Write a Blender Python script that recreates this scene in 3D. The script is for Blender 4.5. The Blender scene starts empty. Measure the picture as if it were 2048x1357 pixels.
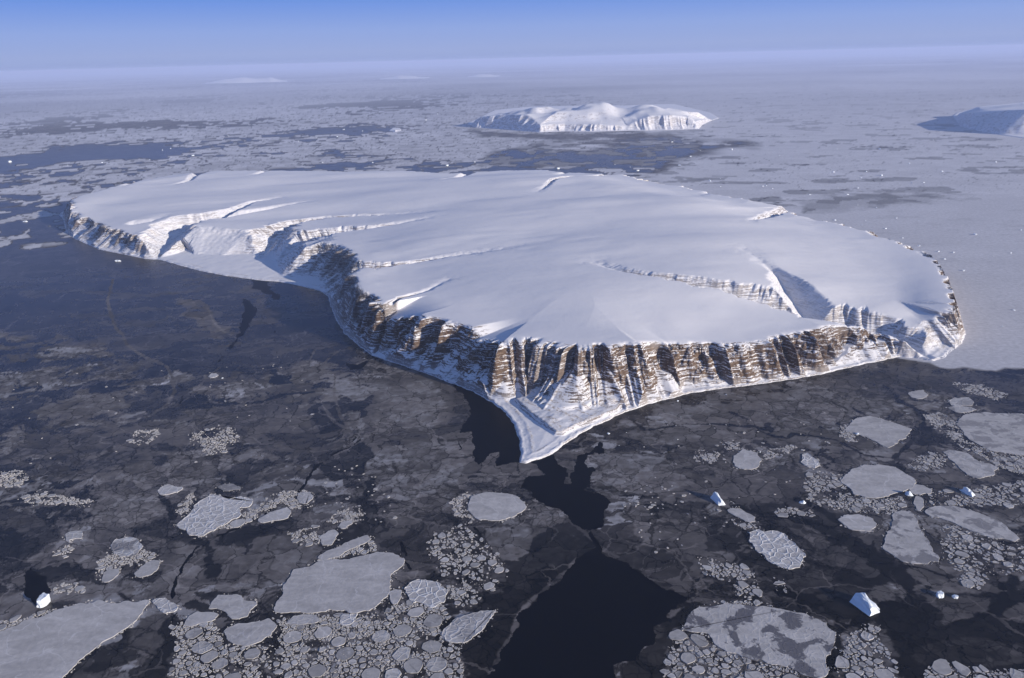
import bpy, bmesh, math, random, time
T0 = time.time()
import numpy as np
from mathutils import Matrix, Vector
R = math.radians
scn = bpy.context.scene
COL = scn.collection

# ------------------------------------------------------------------ camera
ALT = 2000.0                       # metres above the sea
FPX, CX, CY = 1593.0, 1024.0, 678.5   # focal length and centre in the photograph's pixels
PITCH, ROLL = R(19.38), R(-1.5)
ROT = Matrix.Rotation(math.pi/2 - PITCH, 3, 'X') @ Matrix.Rotation(ROLL, 3, 'Z')
cam = bpy.data.cameras.new('camera'); camo = bpy.data.objects.new('camera', cam); COL.objects.link(camo)
camo.matrix_world = Matrix.Translation((0, 0, ALT)) @ ROT.to_4x4()
cam.sensor_width = 36; cam.lens = 36*FPX/2048; cam.clip_start = 5; cam.clip_end = 1.5e6
scn.camera = camo

# ------------------------------------------------------------------ sun, sky, exposure
SUN_EL, SUN_AZ = R(14), R(125)     # azimuth clockwise from the viewing direction
sun_dir = Vector((math.sin(SUN_AZ)*math.cos(SUN_EL), math.cos(SUN_AZ)*math.cos(SUN_EL), math.sin(SUN_EL)))
sl = bpy.data.lights.new('sun', 'SUN'); sl.energy = 5.0; sl.angle = R(0.5); sl.color = (1, .925, .80)
so = bpy.data.objects.new('sun', sl); COL.objects.link(so)
so.rotation_euler = sun_dir.to_track_quat('Z', 'Y').to_euler()
world = bpy.data.worlds.new('World'); scn.world = world; world.use_nodes = True
wn, wl = world.node_tree.nodes, world.node_tree.links
wn.clear()
wout = wn.new('ShaderNodeOutputWorld'); bg = wn.new('ShaderNodeBackground'); bg.inputs['Strength'].default_value = 0.15
sky = wn.new('ShaderNodeTexSky'); sky.sky_type = 'NISHITA'; sky.sun_disc = False
sky.sun_elevation = SUN_EL; sky.sun_rotation = SUN_AZ; sky.altitude = 2000; sky.air_density = 1.0; sky.dust_density = .3; sky.ozone_density = 3.0
tc = wn.new('ShaderNodeTexCoord'); sp = wn.new('ShaderNodeSeparateXYZ'); wl.new(tc.outputs['Generated'], sp.inputs[0])
rmp = wn.new('ShaderNodeValToRGB')  # low sky: elevation 0..0.1 rad
mr = wn.new('ShaderNodeMapRange'); mr.inputs['From Min'].default_value = 0.0; mr.inputs['From Max'].default_value = 0.4
wl.new(sp.outputs['Z'], mr.inputs['Value']); wl.new(mr.outputs[0], rmp.inputs['Fac'])
SKY = [(0.0, (.29, .37, .65)), (.03, (.33, .41, .70)), (.09, (.285, .395, .75)), (.175, (.155, .30, .76)), (.25, (.095, .225, .68)), (.55, (.065, .165, .56)), (1.0, (.07, .15, .46))]
el = rmp.color_ramp.elements
el[0].position = SKY[0][0]; el[0].color = (*SKY[0][1], 1)
el[1].position = 1.0; el[1].color = (*SKY[-1][1], 1)
for p_, c_ in SKY[1:-1]:
    e = el.new(p_); e.color = (*c_, 1)
ten = wn.new('ShaderNodeVectorMath'); ten.operation = 'SCALE'; ten.inputs['Scale'].default_value = .87/.15
wl.new(rmp.outputs['Color'], ten.inputs[0])
mf = wn.new('ShaderNodeMapRange'); mf.inputs['From Min'].default_value = 0.3; mf.inputs['From Max'].default_value = 0.6
wl.new(sp.outputs['Z'], mf.inputs['Value'])
mx = wn.new('ShaderNodeMixRGB'); wl.new(mf.outputs[0], mx.inputs[0]); wl.new(ten.outputs[0], mx.inputs[1]); tn = wn.new('ShaderNodeMixRGB'); tn.blend_type = 'MULTIPLY'; tn.inputs[0].default_value = 1; tn.inputs[2].default_value = (1.03, .96, 1.02, 1); wl.new(sky.outputs[0], tn.inputs[1]); wl.new(tn.outputs[0], mx.inputs[2])
wl.new(mx.outputs[0], bg.inputs['Color']); wl.new(bg.outputs[0], wout.inputs['Surface'])
scn.view_settings.view_transform = 'Standard'; scn.view_settings.look = 'None'; scn.view_settings.exposure = 0.2; scn.view_settings.gamma = 1
scn.cycles.use_denoising = True
scn.cycles.max_bounces = 5; scn.cycles.diffuse_bounces = 3; scn.cycles.glossy_bounces = 2; scn.cycles.volume_bounces = 3

# ------------------------------------------------------------------ helpers
RM = np.array(ROT, dtype=np.float64)
def at(px, py, z=0.0):
    """the point at height z seen at that place of the photograph"""
    d = RM @ np.array([(px-CX)/FPX, -(py-CY)/FPX, -1.0])
    t = (z-ALT)/d[2]
    return d[0]*t, d[1]*t
def ats(pts, z=0.0):
    return np.array([at(p[0], p[1], p[2] if len(p) > 2 else z) for p in pts])
def project(x, y, z):
    v = np.stack([x, y, z-ALT], -1) @ RM
    return CX + FPX*v[..., 0]/-v[..., 2], CY - FPX*v[..., 1]/-v[..., 2]

def _h(ix, iy, seed):
    n = ix.astype(np.int64)*374761393 + iy.astype(np.int64)*668265263 + seed*982451653
    n = (n ^ (n >> 13)) * 1274126177 & 0xFFFFFFFF
    n = (n ^ (n >> 16)) * 2246822519 & 0xFFFFFFFF
    return ((n ^ (n >> 15)) & 0xFFFFFF).astype(np.float32)/np.float32(0xFFFFFF)
def vnoise(x, y, seed=0):
    x = np.asarray(x, dtype=np.float32); y = np.asarray(y, dtype=np.float32)
    ix = np.floor(x); iy = np.floor(y); fx = x-ix; fy = y-iy
    fx = fx*fx*fx*(fx*(fx*6-15)+10); fy = fy*fy*fy*(fy*(fy*6-15)+10)
    ix = ix.astype(np.int64); iy = iy.astype(np.int64)
    a = _h(ix, iy, seed); b = _h(ix+1, iy, seed); c = _h(ix, iy+1, seed); d = _h(ix+1, iy+1, seed)
    return (a+(b-a)*fx)*(1-fy) + (c+(d-c)*fx)*fy
def fbm(x, y, octv=4, seed=0, gain=.5):
    """fractal noise, about -1..1"""
    s = 0; amp = 1.0; tot = 0
    for o in range(octv):
        s = s + amp*(vnoise(x*2.03**o+o*17.3, y*2.03**o-o*9.1, seed+o)*2-1); tot += amp; amp *= gain
    return s/tot*1.6
def worley(x, y, seed=0):
    ix = np.floor(x).astype(np.int64); iy = np.floor(y).astype(np.int64)
    f1 = np.full(np.shape(x), 9., np.float32); f2 = f1.copy(); cid = np.zeros(np.shape(x), np.float32)
    for dx in (-1, 0, 1):
        for dy in (-1, 0, 1):
            cx, cy = ix+dx, iy+dy
            d = np.hypot(cx+_h(cx, cy, seed)-x, cy+_h(cx, cy, seed+7)-y).astype(np.float32)
            r = _h(cx, cy, seed+13)
            new = d < f1
            f2 = np.where(new, f1, np.minimum(f2, d)); cid = np.where(new, r, cid); f1 = np.where(new, d, f1)
    return f1, f2-f1, cid
def sstep(a, b, x):
    t = np.clip((x-a)/(b-a), 0, 1); return t*t*(3-2*t)
def smin(a, b, k):
    h = np.clip(.5+.5*(b-a)/k, 0, 1); return b+(a-b)*h - k*h*(1-h)
def smax(a, b, k): return -smin(-a, -b, k)
def seg_near(x, y, P, closed=True, vals=None):
    """distance to a polyline, nearest point and values carried by its vertices"""
    P = np.asarray(P, np.float32); n = len(P)
    best = np.full(np.shape(x), 1e12, np.float32); bx = np.zeros_like(best); by = np.zeros_like(best)
    V = None if vals is None else np.asarray(vals, np.float32)
    bv = None if V is None else [np.zeros_like(best) for _ in range(V.shape[1])]
    for i in range(n if closed else n-1):
        a, b = P[i], P[(i+1) % n]; e = b-a; L = float(e@e)+1e-9
        t = np.clip(((x-a[0])*e[0]+(y-a[1])*e[1])/L, 0, 1)
        qx = a[0]+t*e[0]; qy = a[1]+t*e[1]; d = (x-qx)**2+(y-qy)**2
        m = d < best
        best = np.where(m, d, best); bx = np.where(m, qx, bx); by = np.where(m, qy, by)
        if bv is not None:
            for k in range(len(bv)):
                bv[k] = np.where(m, V[i, k]+t*(V[(i+1) % n, k]-V[i, k]), bv[k])
    return np.sqrt(best), bx, by, bv
def inside(x, y, P):
    P = np.asarray(P); r = np.zeros(np.shape(x), bool); n = len(P)
    for i in range(n):
        x1, y1 = P[i]; x2, y2 = P[(i+1) % n]
        if y1 == y2: continue
        c = ((y1 > y) != (y2 > y)) & (x < (x2-x1)*(y-y1)/(y2-y1)+x1)
        r ^= c
    return r
def sdist(x, y, P):
    """signed distance to a polygon, positive inside"""
    d = seg_near(x, y, P)[0]
    return np.where(inside(x, y, P), d, -d)
def sdist_local(x, y, P, margin):
    """signed distance, only worked out near the polygon"""
    P = np.asarray(P, float); out = np.full(np.shape(x), -margin, np.float32)
    m = (x > P[:, 0].min()-margin) & (x < P[:, 0].max()+margin) & (y > P[:, 1].min()-margin) & (y < P[:, 1].max()+margin)
    if m.any(): out[m] = np.maximum(sdist(x[m], y[m], P), -margin)
    return out
def ldist_local(x, y, P, margin):
    P = np.asarray(P, float); out = np.full(np.shape(x), margin, np.float32)
    m = (x > P[:, 0].min()-margin) & (x < P[:, 0].max()+margin) & (y > P[:, 1].min()-margin) & (y < P[:, 1].max()+margin)
    if m.any(): out[m] = np.minimum(seg_near(x[m], y[m], P, False)[0], margin)
    return out

def link(name, me, mat, parent=None):
    o = bpy.data.objects.new(name, me); COL.objects.link(o)
    if mat: me.materials.append(mat)
    if parent: o.parent = parent
    return o
def tag(o, label=None, cat=None, group=None, kind=None):
    for k, v in (('label', label), ('category', cat), ('group', group), ('kind', kind)):
        if v: o[k] = v
    return o
def grid_mesh(name, X, Y, Z, keep, smooth=True, attrs=None, normals=None):
    """quads of a vertex grid where keep (one value per cell) is true"""
    nr, nc = X.shape
    idx = np.arange(nr*nc).reshape(nr, nc)
    q = np.stack([idx[:-1, :-1], idx[:-1, 1:], idx[1:, 1:], idx[1:, :-1]], -1)[keep]
    used = np.zeros(nr*nc, bool); used[q.ravel()] = True
    remap = np.cumsum(used)-1; q = remap[q]
    co = np.stack([X, Y, Z], -1).reshape(-1, 3)[used].astype(np.float32)
    me = bpy.data.meshes.new(name)
    me.vertices.add(len(co)); me.vertices.foreach_set('co', co.ravel())
    me.loops.add(q.size); me.loops.foreach_set('vertex_index', q.ravel().astype(np.int32))
    me.polygons.add(len(q)); me.polygons.foreach_set('loop_start', np.arange(0, q.size, 4, dtype=np.int32))
    me.update(calc_edges=True)
    me.polygons.foreach_set('use_smooth', np.full(len(q), smooth))
    for k, v in (attrs or {}).items():
        a = me.attributes.new(k, 'FLOAT', 'POINT'); a.data.foreach_set('value', np.ascontiguousarray(v.reshape(-1)[used], dtype=np.float32))
    me.update()
    if normals is not None: me.normals_split_custom_set_from_vertices(normals.reshape(-1, 3)[used].astype(np.float32))
    return me

# ------------------------------------------------------------------ materials
class NT:
    def __init__(s, name):
        s.m = bpy.data.materials.new(name); s.m.use_nodes = True; s.t = s.m.node_tree; s.t.nodes.clear()
        s.out = s.t.nodes.new('ShaderNodeOutputMaterial')
    def n(s, typ, ins=None, **kw):
        nd = s.t.nodes.new('ShaderNode'+typ)
        for k, v in kw.items(): setattr(nd, k, v)
        for k, v in (ins or {}).items():
            i = nd.inputs[k]
            if isinstance(v, bpy.types.NodeSocket): s.t.links.new(v, i)
            else: i.default_value = v
        return nd
    def math(s, op, a, b=0.0, c=0.0, clamp=False):
        nd = s.n('Math', {0: a, 1: b, 2: c}, operation=op); nd.use_clamp = clamp; return nd.outputs[0]
    def mix(s, f, a, b, blend='MIX'):
        nd = s.n('MixRGB', {0: f, 1: a, 2: b}, blend_type=blend); return nd.outputs[0]
    def ramp(s, f, a, b, x=0.0, y=1.0, smooth=True):
        nd = s.n('MapRange', {'Value': f, 'From Min': a, 'From Max': b, 'To Min': x, 'To Max': y})
        nd.interpolation_type = 'SMOOTHSTEP' if smooth else 'LINEAR'; return nd.outputs[0]
    def noise(s, vec, scale, detail=3, rough=.5, dist=0.0):
        return s.n('TexNoise', {'Vector': vec, 'Scale': scale, 'Detail': detail, 'Roughness': rough, 'Distortion': dist}).outputs['Fac']
    def scaled(s, vec, v): return s.n('VectorMath', {0: vec, 1: v}, operation='MULTIPLY').outputs[0]
    def attr(s, name, typ='GEOMETRY'):
        return s.n('Attribute', attribute_name=name, attribute_type=typ).outputs['Fac']

def mat_land(name, snow=(.80, .77, .78), rock_amt=1.0, band=.13):
    t = NT(name)
    g = t.n('NewGeometry'); pos, nrm = g.outputs['Position'], g.outputs['Normal']
    nz = t.n('SeparateXYZ', {0: nrm}).outputs['Z']
    rocky = t.attr('rocky')
    n1 = t.noise(pos, .018, 4, .6)
    n2 = t.noise(pos, .09, 3, .6)
    # layers of rock run level round the cliffs; snow lies on their ledges
    lay = t.noise(t.scaled(pos, (.0065, .0065, band)), 1.0, 4, .65)
    lay2 = t.noise(t.scaled(pos, (.014, .014, band*1.9)), 1.0, 2, .6)
    ns = t.math('ADD', t.math('MAXIMUM', nz, .46), t.math('MULTIPLY', t.math('SUBTRACT', n1, .5), .55))
    ns = t.math('ADD', ns, t.math('MULTIPLY', t.math('SUBTRACT', n2, .5), .75))
    ns = t.math('ADD', ns, t.math('MULTIPLY', t.math('SUBTRACT', lay, .5), 2.3))
    ns = t.math('ADD', ns, t.math('MULTIPLY', t.math('SUBTRACT', lay2, .5), 1.5))
    fac = t.math('MULTIPLY', t.math('MULTIPLY', t.ramp(ns, .72, .64), t.ramp(nz, .96, .88)), t.math('MULTIPLY', rocky, rock_amt), clamp=True)
    rc = t.n('ValToRGB', {0: t.noise(t.scaled(pos, (.02, .02, band*1.1)), 1.0, 4, .7)})
    e = rc.color_ramp.elements
    e[0].position = .30; e[0].color = (.045, .030, .024, 1); e[1].position = .75; e[1].color = (.25, .18, .125, 1)
    x = e.new(.5); x.color = (.125, .082, .058, 1)
    # thin brown dust streaks down the snow fans
    st = t.noise(t.scaled(pos, (.05, .05, .006)), 1.0, 4, .65)
    fan = t.math('MULTIPLY', t.ramp(nz, .95, .80), t.ramp(st, .52, .72))
    fan = t.math('MULTIPLY', fan, t.math('MULTIPLY', rocky, .26))
    dirt = t.math('MULTIPLY', t.attr('dirt'), t.ramp(t.noise(pos, .07, 4, .7), .42, .6))
    fan = t.math('MAXIMUM', fan, t.math('MULTIPLY', dirt, .9))
    sn = t.mix(fan, (*snow, 1), (.40, .32, .25, 1))
    wind = t.noise(t.scaled(pos, (.0012, .0045, .004)), 1.0, 5, .6)
    sn = t.mix(t.ramp(wind, .35, .7, 0.0, .13), sn, (.66, .69, .75, 1))
    col = t.mix(fac, sn, rc.outputs['Color'])
    bh = t.math('ADD', t.math('MULTIPLY', t.noise(pos, .05, 5, .62), t.math('ADD', t.math('MULTIPLY', fac, 9.0), 2.2)), t.math('MULTIPLY', wind, 1.6))
    bmp = t.n('Bump', {'Height': bh, 'Strength': .55, 'Distance': 1.0})
    b = t.n('BsdfPrincipled', {'Base Color': col, 'Roughness': .85, 'Normal': bmp.outputs[0]})
    b.inputs['Specular IOR Level'].default_value = .15
    t.t.links.new(b.outputs[0], t.out.inputs['Surface'])
    return t.m

def mat_sheet():
    t = NT('sea_ice')
    pos = t.n('NewGeometry').outputs['Position']
    tone = t.attr('tone'); crk = t.attr('crackle')
    n1 = t.noise(pos, .03, 5, .65); n2 = t.noise(t.scaled(pos, (.011, .02, 1)), 1.0, 5, .6, 1.5)
    def warped(sc, amt): return t.n('VectorMath', {0: pos, 1: t.scaled(t.n('TexNoise', {'Vector': pos, 'Scale': sc, 'Detail': 5, 'Roughness': .6}).outputs['Color'], (amt, amt, 0))}, operation='ADD').outputs[0]
    w1, w2 = warped(.006, 190), warped(.016, 70)
    big = t.n('TexVoronoi', {'Vector': w1, 'Scale': .0062}); bige = t.n('TexVoronoi', {'Vector': w1, 'Scale': .0062}, feature='DISTANCE_TO_EDGE').outputs['Distance']
    sml = t.n('TexVoronoi', {'Vector': w2, 'Scale': .021}); smle = t.n('TexVoronoi', {'Vector': w2, 'Scale': .021}, feature='DISTANCE_TO_EDGE').outputs['Distance']
    thin = t.ramp(tone, .30, .16)
    cell = t.math('ADD', .68, t.math('MULTIPLY', t.n('SeparateColor', {0: big.outputs['Color']}).outputs[0], .64))
    cell = t.math('MULTIPLY', cell, t.math('ADD', 1.0, t.math('MULTIPLY', t.math('MULTIPLY', t.math('SUBTRACT', t.n('SeparateColor', {0: sml.outputs['Color']}).outputs[0], .5), .9), crk)))
    edge = t.math('MULTIPLY', t.ramp(bige, .008, .024, .30, 1.0), t.math('SUBTRACT', 1.0, t.math('MULTIPLY', t.math('MULTIPLY', t.ramp(smle, .075, .03), crk), .62)))
    edge = t.math('MULTIPLY', edge, cell)
    edge = t.math('ADD', 1.0, t.math('MULTIPLY', t.math('SUBTRACT', edge, 1.0), thin))
    rid = t.n('TexVoronoi', {'Vector': warped(.004, 260), 'Scale': .0036}, feature='DISTANCE_TO_EDGE').outputs['Distance']
    rid = t.math('MULTIPLY', t.math('MULTIPLY', t.ramp(rid, .022, .006), thin), t.ramp(t.noise(pos, .003, 3), .45, .6))
    a = t.math('MULTIPLY', t.math('MULTIPLY', tone, t.ramp(tone, .15, .4, .9, 1.0)), t.math('ADD', .62, t.math('MULTIPLY', n1, .76)))
    a = t.math('MULTIPLY', a, t.math('ADD', .82, t.math('MULTIPLY', n2, .36)))
    a = t.math('ADD', t.math('MULTIPLY', a, edge), t.math('MULTIPLY', rid, .07))
    tint = t.mix(t.ramp(tone, .05, .3), (1.15, 1.0, .92, 1), (1.02, .98, 1.0, 1))
    col = t.n('VectorMath', {0: tint, 'Scale': a}, operation='SCALE').outputs[0]
    bmp = t.n('Bump', {'Height': t.math('MULTIPLY', n1, 3.0), 'Strength': .25, 'Distance': 1.0})
    b = t.n('BsdfPrincipled', {'Base Color': col, 'Roughness': t.ramp(tone, .03, .2, .24, .8), 'Normal': bmp.outputs[0], 'IOR': 1.31})
    b.inputs['Specular IOR Level'].default_value = .2
    t.t.links.new(b.outputs[0], t.out.inputs['Surface'])
    return t.m

def mat_water():
    t = NT('sea_water')
    pos = t.n('NewGeometry').outputs['Position']
    bmp = t.n('Bump', {'Height': t.noise(pos, .08, 3), 'Strength': .06, 'Distance': 1.0})
    b = t.n('BsdfPrincipled', {'Base Color': (.002, .003, .006, 1), 'Roughness': .3, 'IOR': 1.33, 'Normal': bmp.outputs[0]})
    b.inputs['Specular IOR Level'].default_value = .05
    t.t.links.new(b.outputs[0], t.out.inputs['Surface'])
    return t.m

def mat_floe():
    """snow on drift ice; each floe's own patch, ridge and tone values steer it"""
    t = NT('floe_snow')
    pos = t.n('NewGeometry').outputs['Position']
    patch = t.attr('patch', 'OBJECT'); ridge = t.attr('ridge', 'OBJECT'); tone = t.attr('tone', 'OBJECT')
    n1 = t.noise(pos, .012, 5, .62, .4); n2 = t.noise(pos, .05, 5, .65)
    p = t.math('MULTIPLY', t.ramp(n1, .50, .56), patch)
    vr = t.n('TexVoronoi', {'Vector': pos, 'Scale': .03}, feature='DISTANCE_TO_EDGE').outputs['Distance']
    lines = t.math('MULTIPLY', t.ramp(vr, .10, .0), ridge)
    col = t.mix(t.ramp(n2, .3, .7), (.45, .425, .41, 1), (.54, .505, .485, 1))
    drift = t.noise(t.scaled(pos, (.006, .016, 1)), 1.0, 4, .6, .6)
    col = t.n('VectorMath', {0: col, 'Scale': t.ramp(drift, .3, .72, .86, 1.12)}, operation='SCALE').outputs[0]
    vb = t.n('TexVoronoi', {'Vector': t.n('VectorMath', {0: pos, 1: t.scaled(t.n('TexNoise', {'Vector': pos, 'Scale': .012, 'Detail': 4}).outputs['Color'], (90, 90, 0))}, operation='ADD').outputs[0], 'Scale': .0075}, feature='DISTANCE_TO_EDGE').outputs['Distance']
    old = t.math('MULTIPLY', t.ramp(vb, .022, .006), t.ramp(n1, .42, .55))
    col = t.mix(t.math('MULTIPLY', old, .6), col, (.66, .63, .62, 1))
    col = t.mix(lines, col, (.72, .70, .69, 1))
    col = t.mix(p, col, (.15, .143, .155, 1))
    col = t.n('VectorMath', {0: col, 'Scale': tone}, operation='SCALE').outputs[0]
    h = t.math('ADD', t.math('MULTIPLY', n2, t.math('ADD', 1.2, t.math('MULTIPLY', ridge, 5.0))), t.math('MULTIPLY', lines, 3.0))
    bmp = t.n('Bump', {'Height': h, 'Strength': .6, 'Distance': 1.0})
    b = t.n('BsdfPrincipled', {'Base Color': col, 'Roughness': .85, 'Normal': bmp.outputs[0]})
    b.inputs['Specular IOR Level'].default_value = .1
    t.t.links.new(b.outputs[0], t.out.inputs['Surface'])
    return t.m
def mat_berg():
    t = NT('glacier_ice')
    pos = t.n('NewGeometry').outputs['Position']
    n = t.noise(pos, .06, 4)
    col = t.mix(n, (.70, .78, .86, 1), (.90, .90, .90, 1))
    bmp = t.n('Bump', {'Height': t.math('MULTIPLY', t.noise(pos, .12, 4, .6), 4.0), 'Strength': .5, 'Distance': 1.0})
    b = t.n('BsdfPrincipled', {'Base Color': col, 'Roughness': .6, 'Normal': bmp.outputs[0]})
    t.t.links.new(b.outputs[0], t.out.inputs['Surface'])
    return t.m

M_LAND = mat_land('snow_and_rock')
M_FAR = mat_land('far_snow_and_rock', rock_amt=.5, band=.02)
M_SHEET, M_WATER, M_FLOE, M_BERG = mat_sheet(), mat_water(), mat_floe(), mat_berg()

# ------------------------------------------------------------------ the big island
SHORE_PX = [(128,440),(132,462),(150,478),(200,500),(290,518),(320,520),(400,542),(450,552),(520,561),(560,564),(600,572),(640,582),(655,592),(662,612),(672,640),(690,668),
 (715,690),(745,712),(800,730),(860,750),(900,766),(945,783),(985,805),(1010,825),(1030,850),(1039,880),(1042,905),(1040,925),(1052,927),(1090,915),(1110,905),(1135,885),(1160,868),
 (1200,848),(1250,825),(1300,808),(1380,787),(1450,777),(1540,766),(1640,750),(1700,735),(1760,722),(1800,714),(1840,718),(1864,723),(1885,718),(1900,705),(1924,686),(1931,668)]
# plateau rim: x, y, height, cliff steepness, height of the snow fans, rockiness
RIM = [(150,392,270,1.3,50,.8),(141,408,270,1.3,60,.8),(150,428,215,1.3,70,.9),(185,445,180,1.3,70,.9),(220,458,185,1.3,70,.9),(255,468,175,1.3,60,.9),(290,472,195,1.2,50,.8),(318,462,260,1.0,40,.6),
 (345,452,255,.8,30,.6),(400,452,245,.5,25,.12),(450,455,235,.45,20,.1),(500,462,225,.5,20,.2),(530,464,235,.8,20,.6),(575,452,250,.8,20,.6),(610,470,255,.6,20,.3),(612,494,250,.8,30,.7),
 (640,488,270,1.0,70,.8),(672,492,280,1.0,70,.8),(700,506,285,1.1,70,.8),(712,528,290,1.1,60,.8),(700,556,292,1.2,50,.8),(716,580,295,1.2,50,.9),(742,596,297,1.3,50,.9),(764,614,298,1.5,55,1),(768,636,200,1.6,55,1),
 (830,632,300,1.6,60,1),(880,641,300,1.6,70,1),(940,656,300,1.6,85,1),(955,676,250,1.6,95,1),(1005,684,300,1.6,105,1),(1060,678,300,1.6,132,.9),(1100,684,300,1.6,135,.9),(1150,692,300,1.6,130,.95),(1210,691,300,1.6,115,1),
 (1280,688,300,1.6,80,1),(1345,690,245,1.45,34,1),(1420,688,230,1.3,14,1.1),(1500,684,220,1.22,8,1.2),(1560,676,220,1.22,8,1.2),(1620,665,220,1.25,10,1.1),(1655,656,220,1.3,18,1),(1690,655,200,1.4,35,1),
 (1740,660,160,1.3,45,1),(1785,672,105,1.2,40,.9),(1820,676,105,.9,40,.5),(1862,650,120,1.1,70,.6),(1896,632,175,1.2,80,.8),(1914,610,215,1.2,80,1),(1912,585,225,1.7,60,1.2),(1898,552,225,1.7,50,1.2),
 (1880,524,225,1.6,50,1.2),(1840,502,215,1.2,50,1),(1790,482,215,1.2,50,1),(1740,462,215,1.2,50,1),(1690,448,215,1.2,50,.9),(1640,440,215,1.2,50,.8),(1597,430,240,1.2,50,.9),(1570,414,240,1.2,50,.8),(1500,401,285,1.22,8,.6),
 (1440,390,290,1.2,50,.7),(1370,375,290,1.2,50,.4),(1285,360,290,1.2,50,.6),(1240,349,290,1.2,50,.5),(1150,346,290,1.2,50,.3),(1080,340,290,1.2,50,.3),(1000,341,290,1.2,50,.3),(900,346,285,1.2,50,.3),(800,341,285,1.2,50,.3),
 (700,343,280,1.2,50,.3),(560,341,275,1.2,50,.3),(440,341,270,1.2,50,.4),(350,349,265,1.2,50,.6),(270,362,262,1.2,50,.8),(190,383,268,1.2,50,.7)]
rim_xy = ats([(a[0], a[1], a[2]) for a in RIM]); rim_v = np.array([a[2:] for a in RIM])
front = ats(SHORE_PX)
# unseen shore behind: the rim pushed outwards
back = []
I0 = [i for i, a in enumerate(RIM) if a[:2] == (1898, 552)][0]
for i in list(range(I0, len(RIM)))+[0]:
    a, b = rim_xy[i-1], rim_xy[(i+1) % len(RIM)]; e = (b-a)/np.linalg.norm(b-a)
    back.append(rim_xy[i] + np.array([e[1], -e[0]])*(75 if i < I0+2 and i else 170 if i < I0+4 and i else 260))
shore_xy = np.array(list(front)+back)
def V(Hb, *pts): return ats([(p[0], p[1], max(Hb-p[2], 2)) for p in pts]), np.array([[p[2]] for p in pts])
# gullies: points (x, y, depth under the plateau), floor half width, bank steepness, rockiness of their banks
CARVE = [
 (V(262,(1186,546,3),(1212,558,18),(1250,570,28),(1300,582,44),(1400,600,76),(1480,614,104),(1560,630,132),(1620,646,156),(1700,656,172),(1765,671,208),(1815,692,240),(1862,718,262)), 8, .8, .6),
 (V(270,(1488,512,1),(1528,538,12),(1556,560,52),(1572,590,112),(1600,617,136),(1640,648,158)), 6, .75, .25),
 (V(275,(560,392,6),(505,404,34),(470,428,78),(430,446,128),(375,462,185),(338,488,236),(312,520,275)), 12, .72, .4),
 (V(275,(620,402,4),(540,420,34),(480,432,62),(445,442,100)), 8, .6, .1),
 (V(255,(335,430,4),(300,440,22),(270,446,50)), 5, .5, .1),
 (V(280,(850,428,3),(740,431,20),(650,436,42),(590,452,90),(545,482,175),(520,514,240)), 10, .8, .7),
 (V(285,(880,440,2),(800,452,20),(735,462,48),(670,476,110),(600,500,190),(560,520,240)), 10, .75, .7),
 (V(300,(1010,505,3),(900,517,18),(810,531,40),(745,545,82),(700,558,140),(672,580,240)), 5, .85, .8),
 (V(305,(900,556,2),(850,580,14),(800,598,30),(768,618,26),(745,640,34)), 3, 1.7, .7),
 (V(280,(880,366,5),(915,361,40),(940,355,80),(955,345,130)), 14, .8, .2),
 (V(290,(1076,391,6),(1108,375,40),(1170,364,60),(1250,357,95),(1300,354,140)), 8, .9, .7),
 (V(270,(1495,448,4),(1528,438,44),(1575,426,85),(1610,420,140)), 10, .8, .7),
 (V(270,(345,368,3),(378,364,36),(410,352,110)), 10, .8, .3),
 (V(268,(500,352,4),(535,346,40),(560,338,110)), 12, .7, .2),
 (V(272,(1105,356,3),(1135,350,40),(1160,343,100)), 10, .7, .3),
 (V(240,(1400,398,3),(1430,392,36),(1460,386,100)), 8, .8, .8),
 (V(265,(240,374,3),(280,364,44),(320,350,120)), 10, .8, .9),
]
TERR = ats([(1032,800),(1060,826),(1112,866),(1124,866),(1150,852),(1190,838),(1232,820),(1250,800),(1200,770),(1120,772)], 22)

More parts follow.
